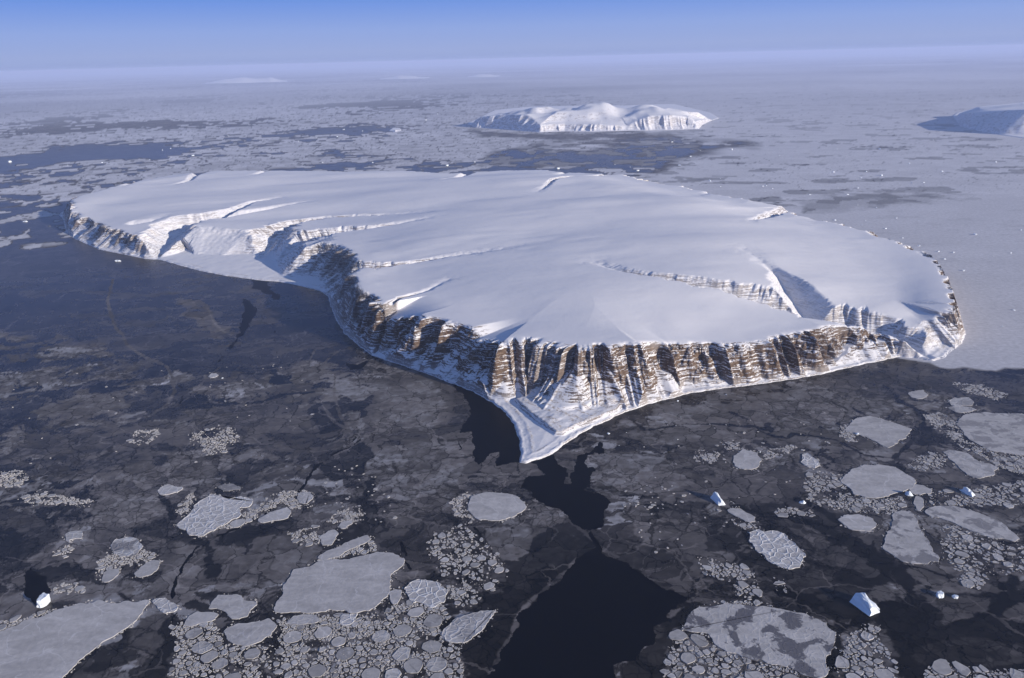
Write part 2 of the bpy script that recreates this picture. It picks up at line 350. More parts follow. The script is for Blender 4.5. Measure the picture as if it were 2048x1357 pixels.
def island_height(x, y, detail=True):
    warp = 30*fbm(x/170, y/170, 4, 3) + 34*fbm(x/520, y/520, 2, 4)
    dr, bx, by, rv = seg_near(x, y, rim_xy, True, rim_v)
    inr = inside(x, y, rim_xy)
    d = np.where(inr, -dr, dr)
    ux = (x-bx)/np.maximum(dr, 1)*np.where(inr, -1, 1); uy = (y-by)/np.maximum(dr, 1)*np.where(inr, -1, 1)
    hr, k, ht, rocky = rv
    ds = sdist(x, y, shore_xy)
    # plateau: rises gently inland, soft swells drawn out along the wind
    ins = np.maximum(-d, 0)
    num = np.zeros_like(d); den = np.zeros_like(d)
    for (qx, qy), qh in zip(rim_xy, rim_v[:, 0]):
        w = 1/((x-qx)**2+(y-qy)**2+9e4); num += w*qh; den += w
    hr = hr + (num/den-hr)*sstep(0, 420, ins)
    xr = 1350+.12*(y-5000); sw = 1+np.maximum(y-5000, 0)/6000       # the dome's crest lies towards the sunny side
    dome = np.where(x < xr, sstep(-2600*sw, 0, x-xr), sstep(1500*sw, 0, x-xr))
    Hp = hr + 20*sstep(0, 1500, ins) + 78*dome*sstep(0, 900, ins) + 30*fbm((x+.4*y)/2100, (y-.2*x)/1000, 2, 21)*sstep(50, 700, ins) + .8*fbm(x/160, y/120, 3, 22)*sstep(20, 200, ins) + 4*fbm((x+.3*y)/600, (y-.3*x)/300, 2, 23)*sstep(-.1, .5, fbm(x/1900, y/1500, 2, 24)+.55*sstep(1300, 2300, x))*sstep(30, 250, ins)
    rocky = rocky*sstep(170, 20, ins)
    # buttresses and gullies down the cliffs
    gx, gy = bx+ux*70+45*fbm(bx/210, by/210, 2, 16)+.34*d*fbm(bx/160, by/160, 2, 17), by+uy*70+45*fbm(bx/210, by/210, 2, 18)
    r1 = 1-np.abs(fbm(gx/190, gy/190, 2, 5)); r2 = 1-np.abs(fbm(gx/88, gy/88, 2, 6)); r3 = fbm(x/38, y/38, 4, 8); r4 = 1-np.abs(fbm(gx/40, gy/40, 2, 7))
    va = .15+1.45*sstep(-.45, .5, fbm(gx/420, gy/420, 2, 15))
    g = 1.25*(r1-.62)+va*(.95*(r2-.62)+.4*(r4-.6))
    g = g*np.clip(rocky*1.35+.08, 0, 1)
    amp = sstep(-95, 5, d)*(1-.4*sstep(60, 230, d))*np.clip(k, .3, 1.3)
    dd = d + warp*sstep(240, 30, np.abs(d)) - 62*g*amp + 13*r3*amp
    sp = 16.0
    drop = k*sp*np.logaddexp(0, np.clip(dd/sp, -40, 60).astype(np.float64)).astype(np.float32)
    cliff = Hp - drop
    # terraces of the rock layers
    tz = np.clip(drop/40, 0, 1)*np.clip(rocky, 0, 1)
    ph = cliff/23 + .5*fbm(x/400, y/400, 2, 9)
    cliff = cliff + tz*(2.6*np.sin(ph*2*np.pi)+1.3*np.sin(ph*4.7*np.pi+1))
    dc = (Hp-ht)/k
    fan = ht*(1+.55*(fbm(gx/110, gy/110, 3, 11)) ) - .60*(d-dc) + 3*fbm(gx/22, gy/22, 2, 12)
    fan = np.minimum(fan, ht*1.9)
    z = smax(cliff, fan, 10)
    plain = 7 + .045*np.clip(ds, 0, 3000) + 1.5*fbm(x/90, y/90, 3, 14)
    z = smax(z, np.minimum(plain, 75), 8)
    for (P, Fz), w, kk, rk in CARVE:
        m = (x > P[:, 0].min()-700) & (x < P[:, 0].max()+700) & (y > P[:, 1].min()-700) & (y < P[:, 1].max()+700)
        if not m.any(): continue
        xm, ym = x[m], y[m]
        cd, cx, cy, cv = seg_near(xm, ym, P, False, Fz)
        wob = 1+.45*rk*fbm(cx/60+(xm-cx)/300, cy/60+(ym-cy)/300, 3, 31)
        cz = np.maximum(Hp[m]-cv[0], 2) + kk*np.clip(cv[0]/38, .10, 1)*np.maximum(cd-w, 0)*wob + 4*fbm(xm/60, ym/60, 3, 32)
        zn = smin(z[m], cz, 14); hit = np.clip((z[m]-zn)/12, 0, 1)*sstep(-40, 10, -d[m]-0)
        z[m] = zn; rocky[m] = rocky[m]*(1-hit)+rk*hit
    td = sdist(x, y, TERR)
    z = z + 19*sstep(-24, 8, td)*sstep(60, 25, z)*(1+.12*fbm(x/50, y/50, 3, 39))
    # beach: falls to the water, with an ice foot along it
    ds = ds + 6*fbm(x/45, y/45, 4, 37)*sstep(150, 20, np.abs(ds))
    z = z + 1.3*fbm(x/17, y/17, 3, 38)*sstep(60, 8, z)*sstep(70, 10, ds)
    z = smin(z, 1.0+np.maximum(ds, -60)*np.where(ds > 0, .9+k, .35), 3)
    z = z + 1.8*np.exp(-((ds-14)/8)**2) + 1.6*np.exp(-((ds-62)/10)**2)*sstep(40, 15, z)
    low = sstep(70, 25, z)
    dirt = .9*np.exp(-((ds-66+8*fbm(x/80, y/80, 3, 34))/9)**2)*low*sstep(-.4, .1, fbm(x/150, y/150, 3, 35)) + np.exp(-((td-4)/9)**2)*sstep(200, 20, z)
    dirt = dirt + 1.0*sstep(0, 60, td)*sstep(.05, .35, fbm((x+y)/30, (x-y)/220, 3, 36))
    zone = np.where(d < -12, 0, np.where(dd < dc+10, 1, np.where((z > 26) | (ds < 6), 2, 3)))
    rocky = np.where(z < 4, 0, rocky*(1-low*.3))
    return z, rocky, ds, d, dirt, zone

def polar_columns(az0, az1, nc_, r0, r1, nr_, fn, wz=1.0):
    nc, nr = nc_//4, 700
    az = np.linspace(az0, az1, nc, dtype=np.float32)
    rr = np.geomspace(r0, r1, nr).astype(np.float32)
    A, Q = np.meshgrid(az, rr)
    X, Y = np.sin(A)*Q, np.cos(A)*Q
    z = fn(X, Y)[0]
    # respace each column's rows so that steep ground gets as many as it needs
    Qm = .5*(Q[1:]+Q[:-1])
    dep = np.arctan2(ALT-z, Q)                     # an even spread in view angle as well
    step = np.abs(np.diff(dep, axis=0))*1600 + wz*np.abs(np.diff(z, axis=0))/Qm*2600 + .12
    ker = np.hanning(15); ker /= ker.sum()         # neighbouring columns keep nearly the same rows
    step = np.apply_along_axis(lambda c: np.convolve(np.pad(c, 7, 'edge'), ker, 'valid'), 1, step)
    ker = np.hanning(25); ker /= ker.sum()
    step = np.apply_along_axis(lambda c: np.convolve(np.pad(c, 12, 'edge'), ker, 'valid'), 0, step)
    cum = np.concatenate([np.zeros((1, nc)), np.cumsum(step, 0)]); cum /= cum[-1]
    Qc = np.stack([np.interp(np.linspace(0, 1, nr_), cum[:, j], rr) for j in range(nc)], 1)
    az2 = np.linspace(az0, az1, nc_); f = np.interp(az2, az, np.arange(nc)); i0 = np.minimum(f.astype(int), nc-2); f -= i0
    Q2 = (Qc[:, i0]*(1-f)+Qc[:, i0+1]*f).astype(np.float32)
    return (np.sin(az2)*Q2).astype(np.float32), (np.cos(az2)*Q2).astype(np.float32)

def build_island():
    X, Y = polar_columns(R(-36), R(37), 1250, 3300, 15500, 950, island_height)
    z, rocky, ds, d, dirt, zone = island_height(X, Y)
    keep = (ds[:-1, :-1] > -18) | (ds[1:, 1:] > -18) | (ds[:-1, 1:] > -18) | (ds[1:, :-1] > -18)
    P = np.stack([X, Y, z], -1); a = np.gradient(P, axis=0); b = np.gradient(P, axis=1)
    N = np.cross(b, a); N /= np.linalg.norm(N, axis=-1, keepdims=True)+1e-9
    root = bpy.data.objects.new('island', None); COL.objects.link(root); root.location = (300, 7000, 0)
    tag(root, 'large flat-topped snow covered island with layered brown cliffs', None, None, 'structure')
    for k, nm in enumerate(('plateau', 'cliff', 'scree_slope', 'shore_flat')):
        kk = keep & (zone[:-1, :-1] == k)
        me = grid_mesh(nm, X, Y, z, kk, True, {'rocky': rocky, 'dirt': dirt}, N)
        o = link(nm, me, M_LAND, root); o.matrix_parent_inverse = Matrix.Translation((-300, -7000, 0))
build_island(); print('TIME', round(time.time()-T0, 1))

# ------------------------------------------------------------------ the sea and its ice
me = bpy.data.meshes.new('sea')
S = 4.0e5
me.from_pydata([(-S, -S*.1, 0), (S, -S*.1, 0), (S, S, 0), (-S, S, 0)], [], [(0, 1, 2, 3)])
tag(link('sea', me, M_WATER), 'black open sea water between the ice', None, None, 'structure')

WATER = [
 [(905,769),(931,778),(966,788),(990,804),(1012,823),(1030,846),(1041,876),(1047,899),(1043,927),(1010,929),(993,934),(984,923),(998,905),(981,911),(955,937),(949,911),(949,899),(940,867),(911,870),(937,844),(940,817),(928,794)],
 [(1069,925),(1103,905),(1121,928),(1132,947),(1123,971),(1140,968),(1149,943),(1147,925),(1174,906),(1185,893),(1200,885),(1211,891),(1218,910),(1207,912),(1190,908),(1170,912),(1174,925),(1185,943),(1181,970),(1159,981),(1196,988),(1218,1003),(1215,1026),(1215,1057),(1189,1063),(1185,1078),(1170,1059),(1136,1037),(1106,1014),(1061,992),(1039,973),(1054,958),(1091,950)],
 [(1192,1100),(1248,1123),(1286,1145),(1323,1171),(1368,1197),(1349,1220),(1319,1246),(1308,1283),(1271,1321),(1230,1332),(1233,1357),(1245,1440),(950,1440),(983,1347),(1024,1268),(1043,1224),(1069,1194),(1121,1156),(1155,1119)],
 [(45,1145),(65,1137),(82,1150),(94,1152),(99,1185),(88,1205),(70,1212),(54,1197)],
 [(487,598),(500,604),(514,620),(506,637),(492,664),(458,702),(441,726),(431,727),(455,700),(478,667),(485,637)],
 [(690,727),(715,731),(738,718),(725,738),(700,740)],
 [(505,560),(530,560),(545,585),(560,590),(556,602),(540,590),(505,577)],
]
# cracks: half width in metres, points
LEADS = [
 (5, [(440,726),(415,737),(385,750),(352,768),(370,784),(360,808)]), (4, [(545,643),(548,665),(550,685),(555,710)]), (3, [(336,592),(318,614),(300,630),(275,655),(251,676)]),
 (7, [(722,878),(705,893),(669,907),(653,920),(632,934),(602,981),(572,994),(535,1025),(494,1048),(437,1073)]), (4, [(603,955),(590,975),(575,992)]),
 (3, [(3,659),(14,695),(15,712),(2,739)]), (6, [(397,1092),(377,1116),(354,1156),(344,1196)]), (5, [(362,1215),(345,1240)]),
 (3, [(632,678),(640,690),(646,702)]), (3, [(620,715),(618,728)]), (4, [(740,765),(752,754)]), (4, [(705,867),(712,876),(700,890)]),
 (3, [(910,868),(918,885),(922,900),(905,905)]),
 (7, [(1200,1098),(1186,1078),(1178,1066)]),
 (5, [(812,1110),(806,1100),(802,1085)]), (5, [(820,1140),(812,1122)]),
 (4, [(950,1055),(962,1075),(970,1092)]), (3, [(1040,1075),(1050,1090)]),
]
# darker re-frozen leads, painted as thin ice (half width in metres, albedo)
DARK = [
 (12, .022, [(1262,839),(1291,862),(1366,849),(1448,849),(1498,856),(1552,874),(1577,878),(1585,868),(1635,874),(1676,882),(1730,911),(1782,916)]), (22, .022, [(1495,853),(1540,862),(1535,850)]), (12, .024, [(1462,825),(1495,840)]), (14, .024, [(1700,812),(1735,835)]),
 (11, .02, [(1767,771),(1792,791),(1796,804),(1850,829),(1846,849),(1813,895),(1784,918)]), (20, .024, [(1794,800),(1845,826),(1870,835)]), (16, .026, [(1900,850),(1935,880),(1987,928),(2060,960)]),
 (20, .008, [(2031,1155),(2013,1181),(2037,1189),(2005,1213),(1968,1231),(1929,1247),(1889,1255)]), (34, .008, [(1580,1190),(1634,1202),(1664,1226),(1680,1255),(1747,1238),(1790,1215)]), (26, .010, [(1680,1255),(1668,1300),(1655,1345),(1650,1400)]),
 (26, .014, [(1485,1018),(1530,1030),(1600,1040),(1650,1060),(1700,1080),(1740,1110)]), (20, .015, [(1600,1000),(1640,1020),(1680,1050)]), (40, .014, [(1690,1080),(1760,1120),(1800,1150),(1830,1170)]),
 (24, .013, [(1800,1165),(1840,1200),(1870,1230)]), (18, .016, [(427,800),(470,808),(513,807),(564,790),(625,785)]), (28, .016, [(380,1060),(420,1100),(425,1150)]), (14, .018, [(320,985),(335,1010),(345,1040)]),
 (34, .016, [(300,1357),(340,1290),(345,1250)]), (20, .018, [(20,1060),(40,1090),(30,1120)]), (24, .018, [(745,960),(733,1000),(742,1040),(775,1062)]), (15, .016, [(830,1240),(800,1255),(740,1262)]), (22, .014, [(875,1290),(884,1255),(905,1235)]),
 (13, .02, [(1000,500),(1000,501)]),
]
LIGHT = [
 (9, 0.165, [(226,560),(215,603),(222,630),(232,657),(246,671),(253,691),(290,715),(332,732),(345,756),(349,784),(335,808),(308,828)]), (8, 0.195, [(415,616),(427,644),(451,667)]),
 (10, 0.112, [(899,770),(904,795),(902,817),(890,855)]), (8, 0.105, [(940,817),(941,844),(911,870)]), (10, 0.135, [(983,1347),(1024,1268),(1043,1224),(1069,1194),(1121,1156),(1155,1119)]), (8, 0.105, [(1130,1035),(1165,1060),(1182,1078),(1205,1098),(1235,1115)]),
 (7, 0.150, [(680,700),(655,720),(640,735),(600,735),(560,745)]), (7, 0.150, [(660,708),(700,698)]), (7, 0.135, [(670,745),(668,790),(680,830),(700,860),(707,873)]), (7, 0.135, [(724,880),(690,902),(668,910)]), (7, 0.135, [(720,885),(745,880),(760,876)]),
 (7, 0.128, [(645,812),(670,845),(700,862)]), (7, 0.128, [(440,735),(410,760),(385,790),(350,815)]), (8, 0.105, [(545,820),(525,870),(540,900)]), (7, 0.120, [(600,760),(630,700),(675,690)]), (7, 0.135, [(1120,968),(1138,966),(1150,942),(1146,925)]),
 (7, 0.135, [(1520,760),(1560,800),(1640,815),(1700,800)]), (6, 0.135, [(1420,800),(1480,805),(1560,785)]), (6, 0.135, [(1380,830),(1460,812),(1500,820)]), (6, 0.120, [(1560,785),(1600,830),(1680,845)]), (6, 0.135, [(1720,760),(1790,750),(1830,760)]), (6, 0.135, [(1640,760),(1700,780),(1760,775)]),
]
FAST = [(1800,716),(1860,726),(1890,736),(1930,738),(1990,742),(2010,737),(2400,737),(2400,372),(2048,394),(1900,404),(1800,414),(1700,425),(1600,431),(1500,420),(1500,600)]
PACK_R = [(1270,362),(1330,345),(1385,318),(1460,296),(1520,285),(1440,283),(1300,262),(1300,235),(1250,205),(1150,190),(900,168),(900,150),(2500,110),(2500,440),(1500,440)]
BLUE_L = [(-200,540),(150,500),(320,522),(450,555),(560,566),(640,585),(700,700),(560,735),(430,740),(330,730),(200,690),(0,670),(-200,690)]
PATCH = [ # albedo, softness px, polygon
 (.085, 14, [(1230,860),(1400,800),(1640,765),(1850,735),(1930,780),(1700,850),(1560,880),(1300,900)]),
 (.062, 14, [(1240,900),(1420,890),(1560,960),(1500,1010),(1300,1010)]), (.05, 14, [(380,820),(560,790),(700,840),(640,900),(480,900)]), (.055, 14, [(60,870),(250,850),(420,840),(380,900),(150,940),(0,930)]),
 (.062, 6, [(355,603),(413,603),(434,650),(478,664),(471,681),(437,691),(417,671),(383,644)]),
 (.042, 6, [(490,575),(560,600),(600,645),(520,645),(490,672),(505,640),(512,618)]),
 (.12, 3, [(647,762),(667,750),(703,764),(744,791),(723,801),(679,797),(667,776)]), (.095, 4, [(566,760),(600,738),(655,732),(658,748),(620,765),(590,770)]),
 (.085, 4, [(90,830),(160,780),(240,790),(270,818),(180,835)]), (.095, 6, [(180,1010),(240,975),(325,985),(330,1030),(260,1050),(190,1045)]), (.075, 8, [(125,985),(250,970),(310,985),(200,1000)]), (.08, 7, [(290,940),(420,890),(520,900),(420,960),(320,975)]),
 (.075, 6, [(290,1190),(340,1140),(372,1115),(425,1120),(430,1160),(360,1210)]), (.085, 6, [(425,1150),(500,1095),(600,1085),(640,1100),(560,1160),(500,1190),(440,1180)]),
 (.10, 4, [(972,1059),(1009,1055),(1058,1074),(1061,1126),(1009,1119),(985,1095)]), (.10, 9, [(1170,912),(1215,910),(1330,905),(1390,950),(1330,985),(1240,1000),(1200,985),(1185,950)]), (.062, 8, [(1240,1030),(1330,1020),(1420,1050),(1400,1110),(1300,1090)]),
 (.07, 5, [(780,700),(870,745),(1000,870),(950,960),(850,1010),(740,1000),(720,900),(740,800)]), (.10, 7, [(745,770),(860,770),(895,800),(885,860),(800,865),(760,830)]), (.105, 7, [(720,930),(800,880),(920,880),(925,950),(820,1010),(760,990)]),
 (.045, 5, [(890,768),(925,790),(940,820),(935,845),(905,868),(870,870),(902,830),(904,795)]), (.028, 4, [(745,905),(725,950),(650,960),(630,935),(690,905),(730,885)]), (.032, 4, [(620,820),(672,800),(690,850),(640,870)]),
 (.045, 4, [(1105,908),(1170,895),(1185,893),(1150,925),(1150,945),(1138,968),(1122,971),(1133,948)]), (.06, 4, [(1005,930),(1045,928),(1070,927),(1088,950),(1050,955),(960,950),(958,938),(985,925)]),
 (.018, 8, [(925,1290),(960,1190),(1050,1130),(1170,1075),(1190,1100),(1120,1156),(1043,1224),(983,1347),(960,1440),(940,1357)]), (.030, 8, [(1010,1150),(1100,1060),(1165,1065),(1150,1110),(1080,1150),(1040,1180)]),
 (.018, 8, [(1240,1440),(1230,1335),(1310,1285),(1320,1246),(1370,1200),(1400,1215),(1360,1270),(1335,1357)]), (.022, 10, [(1470,1010),(1600,1030),(1700,1080),(1830,1160),(1760,1180),(1640,1150),(1600,1100),(1540,1050)]),
 (.045, 6, [(1540,1035),(1640,1045),(1665,1090),(1620,1095),(1560,1060)]), (.045, 6, [(1615,1075),(1680,1085),(1750,1150),(1660,1140),(1620,1110)]), (.014, 10, [(1760,1200),(2060,1190),(2200,1440),(1780,1440)]), (.040, 6, [(1830,1190),(1980,1205),(1985,1225),(1890,1255),(1860,1230)]),
 (.034, 6, [(1880,1290),(2040,1280),(2060,1320),(1960,1325),(1850,1330),(1800,1310)]), (.05, 6, [(1990,1210),(2070,1200),(2070,1250),(2010,1235)]), (.022, 5, [(1640,1200),(1700,1195),(1720,1230),(1680,1240)]),
 (.018, 6, [(310,1290),(340,1268),(355,1300),(345,1340),(300,1345)]), (.05, 8, [(250,1270),(340,1230),(330,1290),(290,1310)]), (.022, 6, [(430,1090),(500,1045),(560,1060),(470,1090)]), (.045, 4, [(0,1030),(60,1030),(130,1070),(90,1090),(30,1060),(0,1070)]),
 (.045, 5, [(1620,760),(1800,735),(1900,745),(2080,750),(2080,800),(1900,790),(1700,800)]), (.05, 10, [(1420,940),(1600,940),(1640,1000),(1480,1000)]), (.052, 8, [(1880,940),(1960,930),(1990,960),(1890,990),(1840,960)]),
]
# fields of smaller floes: outline, how full, smallest and largest radius in metres, phrase
FIELDS = [
 ([(340,1240),(420,1235),(440,1262),(450,1290),(560,1290),(560,1240),(650,1232),(760,1225),(800,1200),(880,1205),(905,1235),(885,1250),(890,1285),(920,1300),(935,1357),(940,1400),(330,1400),(338,1330),(350,1300)], 0.62, 4, 36, 'in the crowded brash at the bottom'),
 ([(1338,1275),(1364,1268),(1406,1268),(1440,1300),(1490,1322),(1570,1338),(1640,1362),(1640,1400),(1320,1400)], .56, 4, 30, 'in the brash under the mottled floe'),
 ([(1680,1300),(1700,1270),(1725,1248),(1760,1250),(1772,1275),(1790,1310),(1800,1400),(1665,1400)], .55, 5, 27, 'in the brash right of the mottled floe'),
 ([(1850,1338),(1885,1326),(1960,1336),(2060,1342),(2060,1400),(1835,1400)], .58, 5, 32, 'along the bottom right edge'),
 ([(1880,1048),(1920,1052),(2000,1085),(2060,1090),(2060,1150),(1990,1150),(1960,1180),(1930,1180),(1900,1140),(1880,1110)], .34, 8, 24, 'scattered below the broad right floe'),
 ([(1606,950),(1640,942),(1685,950),(1700,990),(1750,1000),(1800,992),(1815,1005),(1790,1030),(1720,1028),(1650,1018),(1615,1000)], .40, 5, 20, 'around the pointed floe'),
 ([(1545,1020),(1570,1014),(1632,1022),(1630,1032),(1600,1036),(1555,1032)], .4, 7, 20, 'beside the narrow tilted floe'),
 ([(1860,985),(2060,960),(2060,1010),(1960,1015),(1860,1010)], .40, 6, 22, 'beside the right berg'),
 ([(870,1060),(930,1050),(965,1080),(1000,1105),(1022,1150),(1000,1180),(940,1190),(880,1150),(850,1100)], .30, 5, 20, 'between the round pale floe and the dark new ice'),
 ([(880,1170),(935,1165),(960,1200),(945,1215),(905,1215)], .36, 6, 17, 'beside the ridged round floe'),
 ([(900,1000),(935,985),(945,1030),(965,1050),(920,1050),(905,1030)], .30, 4, 13, 'along the left side of the round pale floe'),
 ([(258,885),(272,862),(320,855),(312,880),(280,895)], .30, 5, 15, 'in the first bright cluster of the western bay'),
 ([(375,870),(410,858),(470,855),(480,880),(450,905),(400,915),(385,895)], .26, 4, 13, 'in the wide bright cluster of the western bay'),
 ([(-10,945),(40,940),(60,955),(40,975),(-10,978)], .45, 5, 16, 'at the left edge'),
 ([(35,1000),(80,980),(115,990),(185,1000),(195,1015),(120,1015),(60,1012)], .36, 5, 17, 'beside the brown plates of the left ice'),
 ([(105,1105),(135,1090),(150,1100),(130,1118)], .4, 4, 13, 'under the hooked floe'),
 ([(195,1120),(230,1100),(300,1100),(330,1115),(290,1130),(240,1135),(190,1160)], .36, 4, 14, 'around the crumbled rubble floe'),
 ([(545,985),(600,980),(630,985),(625,1015),(590,1020),(560,1010),(480,1055),(400,1070),(410,1050),(520,1010)], .30, 4, 17, 'beside the diagonal crack'),
 ([(350,1020),(380,985),(400,990),(365,1040)], .40, 4, 13, 'along the left side of the furrowed floe'),
 ([(570,1065),(640,1050),(640,1090),(600,1090),(575,1080)], .42, 4, 15, 'above the streaked brown plate'),
 ([(625,1130),(640,1105),(700,1090),(755,1080),(770,1100),(720,1110),(660,1120)], .34, 4, 13, 'along the long narrow floe'),
 ([(-10,1245),(50,1235),(110,1215),(150,1210),(90,1240),(-10,1268)], .40, 5, 18, 'along the upper rim of the corner floe'),
 ([(95,1170),(160,1165),(168,1185),(110,1195)], .40, 5, 18, 'beside the small black pool'),
 ([(680,1020),(720,1010),(730,1040),(700,1050),(650,1045)], .3, 4, 11, 'right of the diagonal crack'),
 ([(1380,910),(1400,900),(1440,905),(1435,925),(1400,930)], .36, 5, 16, 'left of the compact angular floe'),
 ([(1440,885),(1480,885),(1490,900),(1455,905)], .36, 5, 15, 'above the compact angular floe'),
 ([(1525,905),(1560,890),(1600,890),(1590,905),(1550,915),(1530,925)], .30, 4, 12, 'between the compact and egg shaped floes'),
 ([(1845,830),(1880,822),(1915,850),(1930,880),(1990,905),(2060,915),(2060,960),(2000,935),(1930,900),(1870,860)], .42, 5, 19, 'in the broken strip by the right edge floe'),
 ([(1905,765),(1970,770),(2020,790),(2000,805),(1950,790),(1915,785)], .36, 5, 17, 'behind the broken pale floe'),
 ([(1675,855),(1690,850),(1720,880),(1705,890),(1680,875)], .45, 4, 12, 'along the ragged floe under the right shore'),
 ([(1815,930),(1850,905),(1885,905),(1900,930),(1870,940),(1840,945)], .36, 5, 16, 'beside the long floe by the right lead'),
 ([(1460,1040),(1500,1042),(1520,1055),(1480,1060)], .3, 5, 14, 'under the narrow tilted floe'),
 ([(1395,1115),(1450,1120),(1510,1140),(1515,1165),(1480,1170),(1400,1150)], .34, 5, 17, 'under the bumpy round floe'),
 ([(1468,1170),(1515,1165),(1520,1185),(1500,1200),(1470,1195)], .45, 6, 20, 'just above the mottled floe'),
 ([(1540,1155),(1570,1155),(1575,1185),(1545,1185)], .3, 6, 16, 'right of the crumbs above the mottled floe'),
 ([(1440,1205),(1545,1205),(1530,1212),(1450,1212)], .5, 6, 16, 'along the top of the mottled floe'),
 ([(520,1250),(640,1230),(760,1240),(740,1275),(600,1285),(560,1280)], .30, 4, 15, 'in the brash below the biggest floe'),
 ([(1260,1010),(1320,1000),(1340,1030),(1290,1040)], .05, 4, 9, 'on the grey ice right of the narrow pool'),
 ([(620,930),(760,930),(830,1050),(760,1060),(650,1010)], .015, 3, 8, 'strewn over the dark left ice'),
 ([(1240,960),(1480,980),(1480,1050),(1300,1120),(1240,1050)], .015, 3, 8, 'strewn over the brown ice of the middle'),
 ([(0,760),(600,700),(640,860),(300,960),(0,940)], .0012, 4, 8, 'strewn over the western bay'),
 ([(1260,860),(1640,800),(1700,900),(1560,1010),(1300,960)], .004, 3, 8, 'strewn under the right cliffs'),
]
def sheet_fields(x, y, u, v):
    dist = np.hypot(x, y)
    near = sstep(9500, 6500, dist)
    wx = x+90*fbm(x/300, y/300, 4, 41); wy = y+90*fbm(x/300, y/300, 4, 42)
    # thin young ice in plates
    f1, e1, c1 = worley(wx/520, wy/400, 51); f2, e2, c2 = worley(wx/170+3, wy/125, 52); f3, e3, c3 = worley(wx/62+5, wy/48, 53)
    fl = fbm((wx*.86+wy*.5)/520, (wy*.86-wx*.5)/90, 5, 44)     # drawn out by the drift
    def patchy(sx, sy, lo, seed, w=.05): return sstep(lo, lo+w*.4, fbm(wx/sx, wy/sy, 6, seed, .58))
    tone = np.full(x.shape, .034, np.float32)
    for sx, sy, lo, seed, alb in ((700, 520, .02, 141, .062), (420, 300, .12, 142, .092), (260, 150, .30, 143, .13), (560, 300, .18, 144, .026), (300, 200, .38, 145, .016)):
        m = patchy(sx, sy, lo, seed); tone = tone*(1-m)+m*alb
    tone *= (.70+.62*c1)*(.80+.42*c2)*(1+.30*fl)*(1+.25*fbm(x/36, y/30, 3, 49))
    m2 = sstep(-.1, .25, fbm(x/420, y/420, 3, 45)); m3 = sstep(.05, .3, fbm(x/330, y/260, 4, 57))
    tone *= 1+m3*.9*(c3-.5)
    tone *= 1.55*(1-.62*sstep(7, 3, e1*420))*(1-.55*m2*sstep(5.5, 2, e2*140))*(1-.5*m3*sstep(4.5, 1.5, e3*52))
    ln = np.abs(fbm(wx/260, wy/260, 3, 46)); ln3 = np.abs(fbm(wx/120+4, wy/90, 4, 58))
    tone = tone + .055*sstep(.016, .004, ln)*sstep(-.3, .2, fbm(x/500, y/500, 2, 47)) + .04*sstep(.02, .005, ln3)*sstep(.0, .4, fbm(x/600, y/400, 2, 59))
    crk = .75*m2
    # the bluish smooth ice of the western bay
    bl = sstep(-14, 14, sdist_local(u, v, BLUE_L, 60)+10*fbm(u/40, v/20, 3, 48))
    tone = tone*(1-bl)+bl*(.036*(1+.35*fl)*(.8+.4*c1)*(.85+.3*c2)+.05*sstep(.02, .004, ln)+.03*sstep(.03, .0, ln3)*m2+.03*patchy(500, 160, .3, 146, .3))
    crk = crk*(1-.8*bl)
    np61 = fbm(x/110, y/80, 5, 61); np62 = 1+.25*fl+.3*(c2-.5)+.2*(c1-.5)-.4*sstep(6, 2, e2*140)+.25*fbm(x/30, y/25, 3, 62)+.5*m3*(c3-.5)
    n160 = 17*fbm(x/75, y/60, 4, 160); n161 = sstep(-.35, .25, fbm(x/34, y/30, 4, 161))*.85; n162 = 1+.45*fbm(x/14, y/12, 3, 162)
    n63 = .9*fbm(x/45, y/45, 4, 63); n64 = .8*fbm(x/40, y/40, 3, 64); n65 = fbm(x/70, y/70, 4, 65); n66 = 1+.5*fbm(x/50, y/50, 2, 66)
    lx = x+5*fbm(x/40, y/40, 2, 67); ly = y+9*fbm(x/40, y/40, 2, 68)
    for alb, soft, P in PATCH:
        s = sdist_local(u, v, P, 40) + (5+soft)*1.3*np61
        m = sstep(-soft*.35, soft*.35, s)
        alb = alb*1.85 if alb > .035 else alb*.9
        tone = tone*(1-m) + m*alb*np62
    # far pack: floes with dark water between
    far = sstep(8200, 9800, dist)
    wfx = x+260*fbm(x/900, y/900, 4, 71); wfy = y+260*fbm(x/900, y/900, 4, 72)
    g1, h1, k1 = worley(wfx/900, wfy/900, 73); g2, h2, k2 = worley(wfx/330, wfy/330, 74)
    dens = fbm(x/5200, y/5200, 4, 75)
    left = sstep(500, 60, u)*sstep(260, 380, v)
    q1, j1, l1 = worley((x+900*fbm(x/4000, y/4000, 4, 171))/3600, (y+900*fbm(x/4000, y/4000, 4, 172))/3600, 173)
    k1 = k1*.62+.38*(l1+.25*fbm(x/1500, y/1500, 3, 174)); wide = sstep(17000, 34000, dist); k1 = k1*(1-.6*wide)+.6*wide*l1
    cut = .38 + .72*dens - .25*sstep(15000, 30000, dist) + .22*left + .22*sstep(285, 330, v)*sstep(1400, 1300, u)
    open_ = np.maximum(sstep(cut-.03, cut+.03, k1)*0+sstep(cut+.03, cut-.03, .5*k1+.5*k2), sstep(.05, .015, h1)*.8)
    open_ = np.maximum(open_, sstep(.07, .02, h2)*.35)
    ftone = (.56+.16*(k2-.5)+.12*(l1-.5)+.08*fbm(x/300, y/300, 3, 76))*(1-open_)+.06*open_
    hole = sstep(-12, 12, sdist_local(u, v, [(960,330),(985,300),(1060,290),(1180,300),(1280,280),(1400,290),(1385,318),(1330,335),(1200,340)], 40)+10*fbm(x/500, y/700, 3, 77))
    ftone = ftone*(1-hole)+hole*(.055+.22*sstep(.66, .7, k2)+.10*sstep(.62, .7, k1))
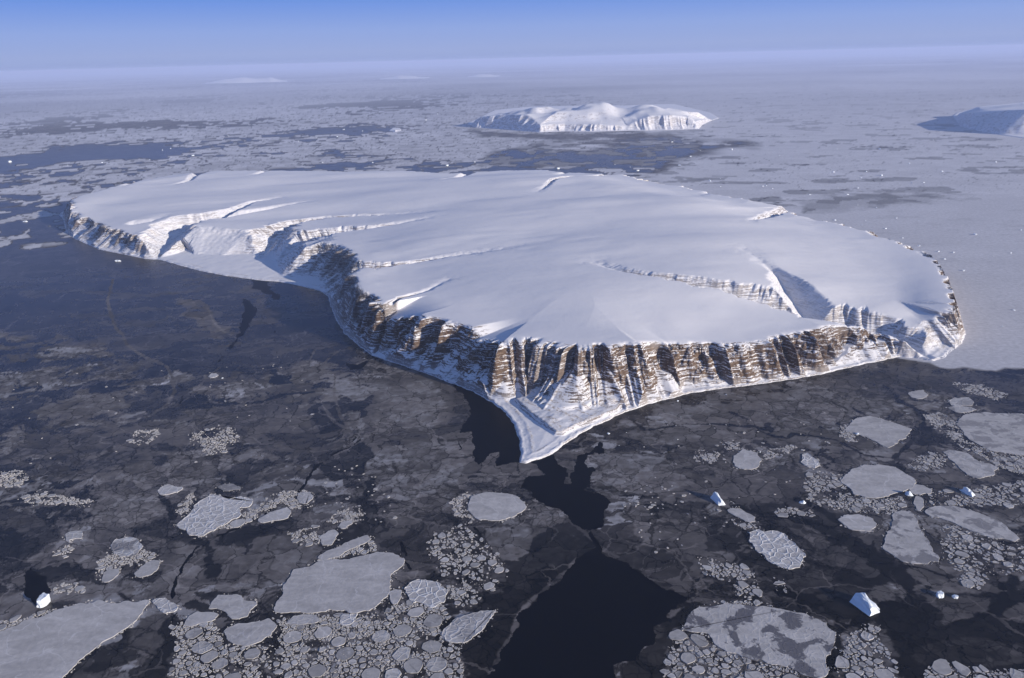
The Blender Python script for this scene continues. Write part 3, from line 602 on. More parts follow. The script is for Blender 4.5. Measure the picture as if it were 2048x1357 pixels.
    hole2 = sstep(-6, 6, sdist_local(u, v, [(940,262),(1050,268),(1200,266),(1400,262),(1420,268),(1300,280),(1100,280),(960,270)], 30)+6*fbm(x/500, y/700, 3, 78))
    ftone = ftone*(1-.8*hole2)+.8*hole2*.06
    pr = sstep(-10, 10, sdist_local(u, v, PACK_R, 60)+8*fbm(x/800, y/1200, 3, 79))
    ln2 = np.abs(fbm(wfx/1700, wfy/900, 3, 80))
    rtone = .60+.05*fbm(x/400, y/250, 4, 81)+.05*(k1-.5) - .25*sstep(.03, .005, ln2) - .26*(1-.6*wide)*sstep(.45, .52, fbm(x/900, y/500, 4, 82)) - .12*(1-wide)*sstep(.05, .0, h2)*sstep(0, .4, fbm(x/1500, y/1500, 2, 83))  # cracks and speckle weaken with distance, haze imitated in the tone
    ftone = ftone*(1-pr)+rtone*pr
    vf = sstep(20000, 60000, dist)*.8; ftone = ftone*(1-vf)+vf*(.45+.16*fbm(x/16000, y/16000, 4, 88))  # farthest ice evened out with distance, haze painted into its albedo
    tone = tone*(1-far)+ftone*far
    band = sstep(-8, 8, sdist_local(u, v, [(1590,400),(1700,385),(1860,388),(1960,398),(1800,412),(1700,422),(1610,425)], 30)+9*fbm(x/260, y/200, 4, 84))
    tone = tone*(1-band)+band*(.27+.18*sstep(.4, .6, k2))
    fa = sstep(-3, 3, sdist_local(u, v, FAST, 40)+3*fbm(x/120, y/120, 3, 85))
    tone = tone*(1-fa)+fa*(.58+.025*fbm(x/700, y/500, 4, 86)-.05*sstep(.55, .7, fbm(x/500, y/220, 4, 87)))
    crk = crk*(1-np.maximum(far, fa))
    for poly, fill, r0, r1, ph in FIELDS[:37]:     # slush between the packed floes
        ml = sdist_local(u, v, poly, 30) + n160
        m = sstep(-4, 8, ml)*n161
        tone = tone*(1-m)+m*(.085+.05*fill)*n162
    for hw, alb, P in DARK:
        W = ats(P); s = ldist_local(x, y, W, 160)+hw*n63
        m = sstep(hw*1.25, hw*.75, s); tone = tone*(1-m)+m*alb*(1+.3*fl)
    for hw, alb, P in LIGHT:
        W = ats(P); s = ldist_local(x, y, W, 80)+hw*n64
        m = sstep(hw*1.6, hw*.4, s)*.85; tone = tone*(1-m)+m*alb
    wat = np.full(x.shape, -1e3, np.float32)
    for P in WATER:
        W = ats(P); span = np.ptp(W, 0).max()
        s = sdist_local(x, y, W, 150)+min(22, span*.03)*n65
        wat = np.maximum(wat, s)
    for hw, P in LEADS:
        W = ats(P); s = hw*n66-ldist_local(lx, ly, W, 80)
        wat = np.maximum(wat, s)
    return np.clip(tone, .004, .72), crk, wat

def build_sheet():
    az = np.concatenate([np.linspace(R(-75), R(-41), 110, endpoint=False), np.linspace(R(-41), R(41), 1200), np.linspace(R(41), R(75), 111)[1:]]).astype(np.float32)
    px = np.concatenate([np.linspace(72, 50.2, 70), np.linspace(50, 2.2, 800), np.geomspace(2.1, .3, 60)])   # depression of each row, degrees
    rr = (ALT/np.tan(np.radians(px))).astype(np.float32)
    A, Q = np.meshgrid(az, rr)
    X, Y = np.sin(A)*Q, np.cos(A)*Q
    X = X+0; u, v = project(X, Y, np.zeros_like(X)); u = u.astype(np.float32); v = v.astype(np.float32)
    tone, crk, wat = sheet_fields(X, Y, u, v)
    # move the vertices beside a shoreline of the ice onto it
    F = wat.copy(); bt = np.full(F.shape, .5, np.float32); NX, NY = X.copy(), Y.copy()
    for dr_, dc_ in ((0, 1), (0, -1), (1, 0), (-1, 0)):
        F1 = np.roll(F, (-dr_, -dc_), (0, 1)); X1 = np.roll(X, (-dr_, -dc_), (0, 1)); Y1 = np.roll(Y, (-dr_, -dc_), (0, 1))
        t = np.where(F*F1 < 0, F/(F-F1+1e-9), 9)
        m = (t < bt) & (np.abs(F) < 200)
        if dr_ == 1: m[-1] = False
        if dr_ == -1: m[0] = False
        if dc_ == 1: m[:, -1] = False
        if dc_ == -1: m[:, 0] = False
        NX = np.where(m, X+(X1-X)*t, NX); NY = np.where(m, Y+(Y1-Y)*t, NY); bt = np.where(m, t, bt)
    F = np.where(bt < .5, 0, F)
    mean = F[:-1, :-1]+F[1:, :-1]+F[1:, 1:]+F[:-1, 1:]
    me = grid_mesh('sea_ice', NX, NY, np.full_like(NX, .8), mean <= 0, True, {'tone': tone, 'crackle': crk})
    tag(link('sea_ice', me, M_SHEET), 'thin grey sea ice in cracked plates around the island', None, None, 'structure')
build_sheet(); print('TIME', round(time.time()-T0, 1))


# ------------------------------------------------------------------ islands farther off
def far_island(name, label, rim, shore, bbox, nc, nr, mat, gs=230., swell=120.):
    rim = [list(a) for a in rim]
    for a in rim:
        if a[2] < 0:                               # -setback behind the shore straight below it
            e = [q for q in zip(shore, shore[1:]) if min(q[0][0], q[1][0]) <= a[0] <= max(q[0][0], q[1][0])]
            q = max(e, key=lambda q: q[0][1]); ys = np.interp(a[0], *zip(*sorted(q)))
            p = np.array(at(a[0], ys)); D = np.linalg.norm(p)-a[2]; f = np.array(at(a[0], a[1])); a[2] = ALT*(1-D/np.linalg.norm(f))
    rxy = ats([(a[0], a[1], a[2]) for a in rim]); rv_ = np.array([a[2:] for a in rim]); sxy = ats(shore)
    az0, az1, r0, r1 = bbox
    A, Q = np.meshgrid(np.linspace(az0, az1, nc, dtype=np.float32), np.geomspace(r0, r1, nr).astype(np.float32))
    x, y = np.sin(A)*Q, np.cos(A)*Q
    dr, bx, by, rv = seg_near(x, y, rxy, True, rv_); inr = inside(x, y, rxy)
    d = np.where(inr, -dr, dr); hr, k, ht, rocky = rv; ds = sdist(x, y, sxy)
    ins = np.maximum(-d, 0); num = np.zeros_like(d); den = np.zeros_like(d)
    for (qx, qy), qh in zip(rxy, rv_[:, 0]):
        w = 1/((x-qx)**2+(y-qy)**2+1e5); num += w*qh; den += w
    hr = hr+(num/den-hr)*sstep(0, 700, ins)
    hh = hr + swell*1.6*(1.3*fbm(x/1500, y/1500, 3, 91)+.35)*sstep(0, 1100, ins)
    g = 1-np.abs(fbm(bx/gs+(x-bx)/1500, by/gs+(y-by)/1500, 3, 92))-.62
    dd = d-170*g*sstep(-80, 200, d)+30*fbm(x/300, y/300, 3, 93)
    drop = k*22*np.logaddexp(0, np.clip(dd/22, -40, 60)).astype(np.float32)
    z = smax(hh-drop, np.minimum(ht*(1+.5*g)-.5*(d-(hr-ht)/k), ht*1.6), 20)
    z = smin(smax(z, 12, 10), 1+ds*np.where(ds > 0, 1.2, .3), 8)
    kp = ds[:-1, :-1] > -150
    tag(link(name, grid_mesh(name, x, y, z, kp, True, {'rocky': rocky}), mat), label, None, None, 'structure')
far_island('island', 'small snowy island with ribbed white cliffs beyond the dark water',
 [(945,241,-250,1,60,.7),(958,234,-420,1.1,120,.8),(1000,230,-450,1.1,120,.8),(1050,229,-650,1.1,120,.8),(1068,238,-600,.9,100,.6),(1080,249,-260,1.1,60,.7),(1130,248,-260,1.1,50,.8),(1200,249,-260,1.1,50,.8),(1256,252,-260,1.1,60,.6),
  (1276,240,-420,.9,120,.5),(1300,232,-480,1.1,120,.8),(1345,230,-480,1.1,120,.8),(1375,234,-450,1.1,100,.8),(1393,244,-260,.9,80,.6),(1418,238,60,.6,20,.8),(1385,225,300,.6,60,.3),(1340,216,420,.5,60,.3),(1250,221,380,.5,60,.2),(1150,218,400,.5,60,.2),(1080,222,370,.5,60,.2),(1000,226,350,.5,60,.3)],
 [(936,247),(950,256),(1000,258),(1040,262),(1080,265),(1130,263),(1180,264),(1230,263),(1262,262),(1330,261),(1398,258),(1405,250),(1420,243),(1438,237),(1420,226),(1340,207),(1250,212),(1150,210),(1060,214),(990,221)],
 (R(-4), R(15), 22500, 36000), 620, 260, M_FAR)
far_island('island', 'shadowed headland of a snowy island cut by the right edge of the view',
 [(1915,228,120,.6,20,.3),(1926,226,-1300,.62,20,.6),(1965,223,-1500,.62,20,.6),(2010,221,-1700,.62,20,.6),(2060,219,-1700,.62,20,.6),(2200,215,560,.5,40,.2),(2260,206,500,.4,40,.2),(2050,207,420,.3,40,.2),(1955,215,300,.3,40,.2)],
 [(1906,232),(1914,243),(1921,254),(1960,263),(2000,270),(2048,277),(2200,300),(2400,320),(2400,215),(2200,203),(2050,205),(1960,214),(1915,226)],
 (R(27), R(42), 19000, 42000), 420, 260, M_FAR, 300., 15.)
far_island('islet', 'lone rocky islet peak far out in the drift ice',
 [(788,256,110,1,20,.9),(793,255,125,1,20,.9),(796,257,100,1,20,.9)], [(778,262),(790,264),(803,262),(800,257),(786,256)], (R(-10.5), R(-6.5), 22000, 30000), 90, 60, M_FAR, 120., 20.)
hp = [(410,166,-5),(430,164,200),(455,162,420),(485,160,520),(515,161,380),(540,162,450),(575,164,-5),(760,152,-5),(800,150,330),(830,151,200),(860,151,-5),(935,150,-5),(965,149,300),(1000,150,-5)]
hv, hf = [], []
for i in range(240):
    px = 400+i*2.6; h = np.interp(px, [q[0] for q in hp], [q[2] for q in hp])*(.75+.5*float(vnoise(np.array([px/14.]), np.array([3.]), 5)[0]))
    py = np.interp(px, [400, 1020], [167, 152]); x_, y_ = at(px, py+1.2); n_ = math.hypot(x_, y_); ex, ey = x_/n_, y_/n_
    for off, hz in ((0, -5), (1500, h*.6), (3500, h), (9000, -5)): hv.append((x_+ex*off, y_+ey*off, hz))
for i in range(239):
    for j in range(3): hf.append((i*4+j, i*4+4+j, i*4+5+j, i*4+1+j))
me = bpy.data.meshes.new('hills'); me.from_pydata(hv, [], hf); me.polygons.foreach_set('use_smooth', [True]*len(hf))
a_ = me.attributes.new('rocky', 'FLOAT', 'POINT')
tag(link('hills', me, M_FAR), 'faint line of pale snow hills on the hazy horizon', None, None, 'structure')

# ------------------------------------------------------------------ drift ice floes
rng = random.Random(7)
FLOE_Z = .8
def floe_geom(P, top, seed, rough=1.0, inset=1.6):
    """rings of a floe around the points P (world x, y)"""
    P = np.asarray(P, float); c = P.mean(0)
    n = len(P); nx = np.roll(P, -1, 0)-np.roll(P, 1, 0); nn = np.stack([nx[:, 1], -nx[:, 0]], 1); nn /= np.linalg.norm(nn, axis=1)[:, None]+1e-9
    area = .5*np.sum(P[:, 0]*np.roll(P[:, 1], -1)-np.roll(P[:, 0], -1)*P[:, 1])
    if area < 0: nn = -nn
    r = np.sqrt(abs(area)/math.pi); ins = min(inset, r*.10)
    rim = .55*rough*(1+fbm(P[:, 0]/18, P[:, 1]/18, 2, seed))
    ring0 = np.c_[P, np.full(n, FLOE_Z-.6)]
    ring1 = np.c_[P-nn*ins*.3, np.full(n, top*.9)+rim*.6+FLOE_Z]
    ring2 = np.c_[P-nn*ins, np.full(n, top)+rim+FLOE_Z]
    ring3 = np.c_[P-nn*ins*2.6, np.full(n, top)+FLOE_Z]
    v = np.concatenate([ring0, ring1, ring2, ring3])
    f = []
    for k in range(3):
        for i in range(n):
            j = (i+1) % n
            q = (k*n+i, k*n+j, (k+1)*n+j, (k+1)*n+i)
            f.append(q if area > 0 else q[::-1])
    capf = tuple(range(3*n, 4*n)); f.append(capf if area > 0 else capf[::-1])
    return v, f
def rough_outline(P, amp, seed, step):
    """finer ragged outline through the points P"""
    P = np.asarray(P, float); n = len(P); out = []
    for i in range(n):
        p0, p1, p2, p3 = P[i-1], P[i], P[(i+1) % n], P[(i+2) % n]
        m = max(2, int(np.linalg.norm(p2-p1)/step))
        for t in np.arange(m)/m:
            a = p1+(p2-p1)*t
            b = .5*((2*p1)+(-p0+p2)*t+(2*p0-5*p1+4*p2-p3)*t*t+(-p0+3*p1-3*p2+p3)*t**3)
            out.append(a*.35+b*.65)
    O = np.array(out); d1 = fbm(O[:, 0]/38, O[:, 1]/38, 4, seed); d2 = fbm(O[:, 0]/38+9, O[:, 1]/38-4, 4, seed+1)
    return O+amp*np.stack([d1, d2], 1)
FLOES = [   # label, height, patchiness, ridges, tone, outline
 ('huge flat pale floe filling the bottom left corner', 2.2, 0, .05, 1.0, [(-260,1300),(0,1264),(60,1240),(150,1212),(190,1204),(230,1206),(300,1203),(285,1222),(270,1245),(235,1268),(200,1290),(160,1322),(118,1362),(60,1420),(-260,1480)]),
 ('small ridged floe touching the corner floe at its tip', 2.6, 0, .7, 1.0, [(300,1203),(330,1197),(350,1208),(356,1218),(340,1226),(318,1220)]),
 ('biggest smooth pale floe left of the black open water', 2.4, .10, .05, 1.0, [(577,1159),(588,1142),(622,1132),(649,1121),(696,1121),(723,1112),(762,1105),(787,1109),(804,1119),(809,1132),(795,1142),(784,1149),(780,1173),(774,1196),(757,1213),(737,1223),(713,1227),(686,1220),(655,1222),(619,1227),(590,1224),(562,1227),(545,1220),(552,1203),(568,1186),(565,1176)]),
 ('long narrow tilted floe above the biggest smooth floe', 2.0, 0, .05, .98, [(636,1119),(645,1108),(656,1102),(686,1089),(710,1080),(737,1072),(744,1077),(735,1085),(723,1092),(705,1099),(683,1111),(652,1121)]),
 ('round floe crossed by white ridges beside the biggest floe', 2.6, 0, 1, 1.06, [(809,1187),(814,1172),(832,1163),(852,1162),(878,1166),(893,1180),(896,1192),(886,1206),(866,1215),(845,1210),(824,1203)]),
 ('wide angular floe left of the biggest smooth floe', 2.0, .1, .1, .98, [(437,1193),(455,1190),(484,1190),(492,1200),(516,1208),(503,1222),(494,1233),(480,1238),(467,1237),(450,1226),(420,1216)]),
 ('oval floe with a dark crescent in the lower brash', 2.1, .2, .1, .98, [(447,1267),(460,1256),(474,1250),(511,1243),(540,1240),(552,1253),(541,1270),(530,1279),(511,1287),(490,1293),(474,1294),(460,1286)]),
 ('large furrowed floe by the long diagonal crack', 2.6, 0, .9, 1.04, [(354,1055),(362,1045),(374,1031),(388,1015),(404,1001),(418,990),(431,988),(455,998),(482,996),(505,1000),(503,1014),(483,1018),(485,1030),(460,1046),(434,1058),(415,1066),(401,1075),(370,1065)]),
 ('small rough pale floe above the furrowed floe', 2.2, 0, .6, 1.03, [(317,988),(322,976),(336,970),(352,974),(367,977),(354,986),(330,991)]),
 ('lens shaped grey plate between the furrowed floe and the far specks', 1.4, .4, .1, .62, [(437,975),(446,970),(462,968),(478,972),(480,980),(462,983),(445,981)]),
 ('oblong floe lying along the right side of the diagonal crack', 2.1, 0, .3, 1.0, [(518,1040),(535,1028),(555,1021),(575,1017),(582,1026),(580,1034),(562,1040),(540,1044),(524,1045)]),
 ('ragged floe at the upper end of the diagonal crack cluster', 2.0, .2, .4, .98, [(597,990),(606,984),(620,984),(628,992),(622,1002),(612,1010),(600,1006)]),
 ('wide round pale floe below the spit tip', 2.4, .12, .05, 1.05, [(938,1011),(942,999),(949,990),(972,985),(995,987),(1013,989),(1030,993),(1039,999),(1054,1014),(1045,1026),(1032,1033),(1015,1040),(994,1043),(970,1041),(957,1040),(942,1029)]),
 ('rough tapering floe made of frozen rubble beside the black water', 2.3, .35, .6, .98, [(884,1272),(890,1258),(901,1246),(918,1237),(934,1231),(960,1225),(987,1220),(992,1227),(983,1240),(964,1261),(955,1272),(942,1280),(925,1288),(912,1289),(898,1284)]),
 ('great floe mottled with dark grey patches beside the black water', 2.0, 1, .15, .99, [(1364,1263),(1372,1243),(1385,1224),(1406,1213),(1430,1211),(1451,1208),(1485,1209),(1517,1212),(1545,1216),(1569,1221),(1596,1227),(1622,1235),(1640,1244),(1656,1254),(1672,1271),(1667,1288),(1661,1305),(1648,1321),(1653,1335),(1654,1348),(1640,1358),(1600,1346),(1569,1335),(1530,1327),(1490,1318),(1462,1308),(1438,1296),(1422,1280),(1406,1264)]),
 ('bumpy round white floe in the brown ice', 2.8, 0, 1, 1.06, [(1496,1071),(1503,1065),(1512,1063),(1535,1063),(1556,1066),(1575,1075),(1590,1087),(1601,1099),(1609,1110),(1607,1122),(1600,1132),(1585,1138),(1569,1139),(1548,1128),(1530,1117),(1515,1104),(1504,1088)]),
 ('smooth bright oval floe beside the brown striped ice', 2.2, 0, 0, 1.06, [(1679,1040),(1686,1033),(1702,1031),(1722,1032),(1740,1038),(1752,1047),(1750,1057),(1738,1063),(1722,1064),(1702,1059),(1688,1051)]),
 ('narrow tilted floe between the round bumpy floe and two bergs', 2.0, 0, .1, 1.0, [(1457,1022),(1464,1017),(1475,1017),(1490,1025),(1508,1036),(1510,1043),(1500,1046),(1486,1040),(1468,1031)]),
 ('triangular pale floe with blurred dark blotches', 2.0, .7, .05, .98, [(1789,1026),(1805,1022),(1826,1027),(1833,1040),(1842,1063),(1853,1080),(1863,1095),(1875,1112),(1876,1124),(1860,1128),(1840,1130),(1815,1126),(1795,1116),(1778,1104),(1766,1095),(1774,1071),(1779,1058),(1782,1046)]),
 ('broad mottled floe at the right edge above small scattered floes', 2.0, .6, .05, .99, [(1850,1024),(1862,1016),(1889,1012),(1915,1016),(1942,1022),(1970,1032),(1995,1042),(2018,1058),(2037,1074),(2033,1083),(2003,1080),(1974,1074),(1945,1064),(1916,1050),(1890,1041),(1863,1034)]),
 ('large smooth pointed floe with one berg at its right tip', 2.4, .04, .02, 1.02, [(1684,965),(1692,951),(1705,940),(1720,934),(1740,931),(1765,932),(1788,936),(1812,949),(1834,964),(1826,974),(1815,982),(1795,987),(1773,993),(1752,999),(1728,995),(1709,990),(1703,981)]),
 ('large pale floe with ragged dark edge under the right shore', 2.2, .2, .05, 1.0, [(1689,860),(1697,849),(1707,841),(1722,836),(1740,834),(1760,838),(1780,844),(1802,851),(1821,858),(1818,868),(1811,876),(1795,886),(1776,896),(1758,889),(1742,881),(1728,873),(1718,869),(1703,866)]),
 ('big floe cut by the right edge with a grey half', 2.2, .5, .02, 1.0, [(1912,849),(1918,838),(1930,829),(1957,826),(1987,827),(2048,830),(2110,840),(2130,880),(2090,915),(2048,912),(2015,908),(1987,903),(1970,896),(1954,887),(1938,878),(1928,868)]),
 ('long floe with broken upper edge by the dark right lead', 2.0, .35, .2, .98, [(1887,906),(1903,902),(1925,904),(1943,913),(1958,924),(1977,929),(1995,937),(1989,947),(1980,953),(1955,957),(1936,952),(1920,938),(1903,922)]),
 ('compact angular floe midway along the right lead', 2.2, .1, .15, 1.02, [(1465,917),(1475,907),(1490,901),(1503,903),(1514,908),(1520,918),(1522,930),(1512,937),(1500,941),(1484,939),(1470,933)]),
 ('small rough egg shaped floe with white ridges', 2.4, 0, .9, 1.05, [(1602,919),(1606,911),(1615,908),(1628,914),(1639,923),(1638,930),(1630,937),(1614,934),(1605,929)]),
 ('small flat floe closest to the right end of the cliffs', 1.8, .1, 0, .96, [(1817,788),(1828,783),(1846,782),(1856,789),(1853,796),(1838,799),(1822,794)]),
 ('broken pale floe under the small flat floe at the right', 1.9, .4, .3, .98, [(1895,802),(1910,797),(1937,796),(1947,803),(1945,811),(1925,813),(1905,812)]),
 ('thin grey floe in broken pieces below the broken pale floe', 1.6, .6, .3, .9, [(1896,816),(1915,813),(1940,815),(1952,820),(1935,826),(1912,825)]),
 ('small floe touching the right tip of the pointed floe', 2.0, 0, 0, .97, [(1818,980),(1830,971),(1848,972),(1864,981),(1856,988),(1842,992),(1828,990)]),
 ('upright small floe below the pointed floe tip', 2.0, 0, 0, .97, [(1828,998),(1838,994),(1848,1000),(1847,1014),(1841,1023),(1831,1020),(1828,1009)]),
 ('rounded floe right of the diamond floe at the bottom edge of the furrowed one', 1.9, .1, .2, 1.0, [(458,1048),(470,1041),(487,1041),(491,1049),(480,1054),(464,1054)]),
 ('pale floe left of the wide angular floe in the bottom left', 2.0, .1, .1, .97, [(365,1250),(378,1234),(396,1226),(420,1222),(436,1227),(430,1238),(405,1246),(385,1253)]),
 ('small rectangular bright floe under the western bay', 2.2, 0, .4, 1.08, [(418,754),(424,748),(434,749),(432,756),(421,757)]),
 ('flat floe lying below the biggest smooth floe', 2.0, .15, .2, .98, [(575,1247),(585,1236),(610,1229),(632,1231),(638,1243),(622,1250),(598,1251)]),
 ('bright rough wedge floe under the biggest smooth floe', 2.2, 0, .8, 1.05, [(676,1240),(688,1231),(705,1229),(718,1231),(708,1243),(692,1251),(680,1249)]),
 ('blocky floe right under the biggest smooth floe', 2.0, 0, .1, 1.0, [(781,1185),(790,1178),(802,1183),(803,1195),(795,1206),(784,1208),(778,1198)]),
 ('pale floe between the narrow tilted floe and the diagonal crack', 2.0, .1, .2, .99, [(641,1075),(652,1065),(668,1061),(679,1066),(673,1080),(660,1092),(646,1091)]),
 ('wedge shaped small floe above the brown streaked plate', 2.0, .1, .3, 1.0, [(678,1052),(688,1044),(702,1041),(706,1048),(695,1055),(682,1058)]),
 ('slanting floe in the left ice right of the crumbled pack', 1.9, .1, .1, .94, [(273,1147),(290,1130),(310,1121),(322,1124),(318,1140),(300,1152),(280,1158)]),
 ('slanting grey floe left of its brighter twin in the left ice', 1.9, .1, .1, .90, [(198,1162),(210,1146),(225,1138),(240,1139),(234,1152),(215,1163)]),
 ('crumbled rubble floe in the left ice', 2.1, .7, .8, .94, [(220,1090),(235,1079),(258,1074),(276,1080),(284,1096),(278,1108),(258,1116),(238,1114),(224,1104)]),
 ('hooked bright floe in the dark left ice', 2.2, .1, .5, 1.0, [(131,1072),(140,1065),(155,1064),(166,1071),(160,1079),(148,1079),(138,1086),(131,1082)]),
]
made = []          # (x, y, radius) of every floe so far
def add_floe(name, P, top, seed, label, group=None, patch=0., ridge=0., tone=1., rough=1.):
    v, f = floe_geom(P, top, seed, rough)
    c = np.array(P).mean(0); v = v-np.array([c[0], c[1], 0])
    me = bpy.data.meshes.new(name); me.from_pydata(v.tolist(), [], f); me.update()
    o = link(name, me, M_FLOE); o.location = (c[0], c[1], 0)
    tag(o, label, 'ice floe', group); o['patch'] = float(patch); o['ridge'] = float(ridge); o['tone'] = float(tone)
    return o
big_polys = []
for i, (lab, top, pa, ri, to, px) in enumerate(FLOES):
    W = ats(px); P = rough_outline(W, 9 if ri < .5 else 11, 200+i*3, 7)
    big_polys.append((W, px, lab))
    add_floe('ice_floe', P, top, i, lab, None, pa, ri, to, .3+ri)

def shard(r, seed):
    rg = random.Random(seed); n = rg.randint(6, 10); el_ = rg.uniform(1.05, 1.75); th = rg.uniform(0, math.pi)
    ang = sorted((i+rg.uniform(-.33, .33))*2*math.pi/n for i in range(n)); out = []
    for a in ang:
        q = r*rg.uniform(.80, 1.06); x_, y_ = q*math.cos(a)*el_**.5, q*math.sin(a)/el_**.5
        out.append((x_*math.cos(th)-y_*math.sin(th), x_*math.sin(th)+y_*math.cos(th)))
    P = np.array(out)
    if r > 9:                                     # knock off the corners
        P = np.stack([.78*P+.22*np.roll(P, -1, 0), .22*P+.78*np.roll(P, -1, 0)], 1).reshape(-1, 2)
    return P, el_
small = []
px_l, pr_l = np.zeros((9000, 2)), np.zeros(9000); cnt = 0
WATW = [ats(P) for P in WATER]
nr_ = np.random.RandomState(5)
for fi, (poly, fill, r0, r1, phrase) in enumerate(FIELDS):
    W = ats(poly); lo, hi = W.min(0), W.max(0)
    area = .5*abs(np.sum(W[:, 0]*np.roll(W[:, 1], -1)-np.roll(W[:, 0], -1)*W[:, 1])); got = 0
    cand = lo+(hi-lo)*nr_.rand(18000, 2)
    sd_ = sdist(cand[:, 0], cand[:, 1], W); nz_ = fbm(cand[:, 0]/60, cand[:, 1]/60, 3, 300+fi)
    ok = (sd_ > 0) & (sd_ > 40*nz_+4) & (nz_ > (-.25 if fill < .45 else -.42))
    room = np.full(len(cand), 1e9)
    for B, _, _ in big_polys: 
        if (B.max(0) > lo-60).all() and (B.min(0) < hi+60).all(): room = np.minimum(room, -sdist(cand[:, 0], cand[:, 1], B))
    for B in WATW:
        if (B.max(0) > lo-60).all() and (B.min(0) < hi+60).all(): room = np.minimum(room, -sdist(cand[:, 0], cand[:, 1], B)-1)
    cand, room = cand[ok & (room > 2)], room[ok & (room > 2)]
    r0 = max(2.4, r0*.5); r1 = r1*1.05
    rad = r0*(1-nr_.rand(len(cand))*(1-(r0/r1)**1.5))**(-1/1.5)
    lucky = nr_.rand(len(cand)) < .018; rad = np.where(lucky, r1*(.5+.6*nr_.rand(len(cand))), rad)
    order = np.argsort(-rad)
    used = [0., 0., 0.]
    for q in order:
        if cnt >= 8990: break
        cl = 0 if rad[q] > .5*r1 else 1 if rad[q] > .24*r1 else 2
        if used[cl] > fill*area*(.40, .42, .20)[cl]: continue
        c, r = cand[q], rad[q]
        if room[q] < r*.75: continue
        if cnt and np.any(np.hypot(px_l[:cnt, 0]-c[0], px_l[:cnt, 1]-c[1]) < (pr_l[:cnt]+r)*.80): continue
        px_l[cnt] = c; pr_l[cnt] = r; cnt += 1; used[cl] += math.pi*r*r*.85
        small.append((c[0], c[1], r, fi, cnt-1))
def cell(i, seed):
    """outline of a small floe, pressed against its neighbours"""
    c, r = px_l[i], pr_l[i]; rg = random.Random(seed); n = rg.randint(7, 11); el_ = rg.uniform(1.0, 2.1); th = rg.uniform(0, math.pi)
    P = []
    for k in range(n):
        a = (k+rg.uniform(-.4, .4))*2*math.pi/n; q = 1.28*r*rg.uniform(.70, 1.08); x_, y_ = q*math.cos(a)*el_**.5, q*math.sin(a)/el_**.5
        P.append((x_*math.cos(th)-y_*math.sin(th), x_*math.sin(th)+y_*math.cos(th)))
    P = np.array(P); d = px_l[:cnt]-c; L = np.hypot(d[:, 0], d[:, 1])
    for j in np.where((L < 1.7*(r+pr_l[:cnt])) & (L > 0))[0]:
        u = d[j]/L[j]; lim = (L[j]**2+r*r-pr_l[j]**2)/(2*L[j])-.4-r*(.02+.16*((seed*7919) % 97)/97.)
        if lim < .25*r: lim = .25*r
        t = P@u; out = []
        for k in range(len(P)):
            a, b = P[k], P[(k+1) % len(P)]; ta, tb = t[k]-lim, t[(k+1) % len(P)]-lim
            if ta <= 0: out.append(a)
            if (ta < 0) != (tb < 0) and abs(ta-tb) > 1e-9: out.append(a+(b-a)*ta/(ta-tb))
        if len(out) >= 3: P = np.array(out)
    keep = np.linalg.norm(P-np.roll(P, 1, 0), axis=1) > .10*r
    if keep.sum() >= 4: P = P[keep]
    if r > 7:
        w = .09; P = np.stack([(1-w)*P+w*np.roll(P, 1, 0), (1-w)*P+w*np.roll(P, -1, 0)], 1).reshape(-1, 2)
    P = P*rg.choice([1, 1, .94, .86, .76]); q = np.hypot(P[:, 0], P[:, 1]); return P+c, q.max()/max(q.min(), .1)
def shows(s):
    u, v = project(np.array(s[0]), np.array(s[1]), np.array(1.)); inside_ = -20 < u < 2068 and v < 1367
    return s[2]**2/(s[0]**2+s[1]**2+ALT**2)**1.5 if inside_ else 0
small.sort(key=shows, reverse=True)
NTH = ['closest to', 'second closest to', 'third closest to', 'fourth closest to', 'fifth closest to', 'sixth closest to', 'seventh closest to', 'eighth closest to', 'ninth closest to', 'tenth closest to', 'eleventh closest to', 'twelfth closest to'] + [w+' closest to' for w in 'thirteenth fourteenth fifteenth sixteenth seventeenth eighteenth nineteenth twentieth twenty-first twenty-second twenty-third twenty-fourth twenty-fifth twenty-sixth twenty-seventh twenty-eighth twenty-ninth thirtieth'.split()]
N_THINGS = 300-len(FLOES)
single, rest = small[:N_THINGS], small[N_THINGS:]
SHORT = {}
KEYS = ['the huge corner floe','the small ridged tip floe','the biggest smooth floe','the long narrow tilted floe','the ridged round floe','the wide angular floe','the oval crescent floe','the furrowed floe','the small rough floe above the furrowed one','the lens shaped grey plate','the oblong crack floe','the ragged crack floe','the wide round pale floe','the tapering rubble floe','the great mottled floe','the bumpy round floe','the smooth bright oval floe','the narrow tilted right floe','the triangular blotched floe','the broad mottled right floe','the large pointed floe','the ragged floe under the right shore','the big right edge floe','the long floe by the right lead','the compact angular floe','the egg shaped floe','the small flat floe by the cliffs','the broken pale floe','the thin grey broken floe','the floe at the pointed tip','the upright small floe','the rounded floe under the furrowed one','the pale bottom left floe','the small rectangular bay floe','the flat floe below the biggest one','the bright rough wedge floe','the blocky floe','the pale floe by the crack','the wedge shaped floe','the slanting left floe','the slanting grey floe','the crumbled rubble floe','the hooked bright floe']
cen = [np.mean(px, 0) for _, px, _ in big_polys]
by = {}
for s in single:
    u, v = project(np.array(s[0]), np.array(s[1]), np.array(1.)); u, v = float(u), float(v)
    j = min(range(len(cen)), key=lambda k: min(math.hypot(u-a, 1.5*(v-b)) for a, b in big_polys[k][1]))
    du, dv = u-cen[j][0], v-cen[j][1]
    side = ('right of' if du > 0 else 'left of') if abs(du) > 1.6*abs(dv) else ('below' if dv > 0 else 'above')
    by.setdefault((j, side), []).append((min(math.hypot(u-a, 1.5*(v-b)) for a, b in big_polys[j][1]), s))
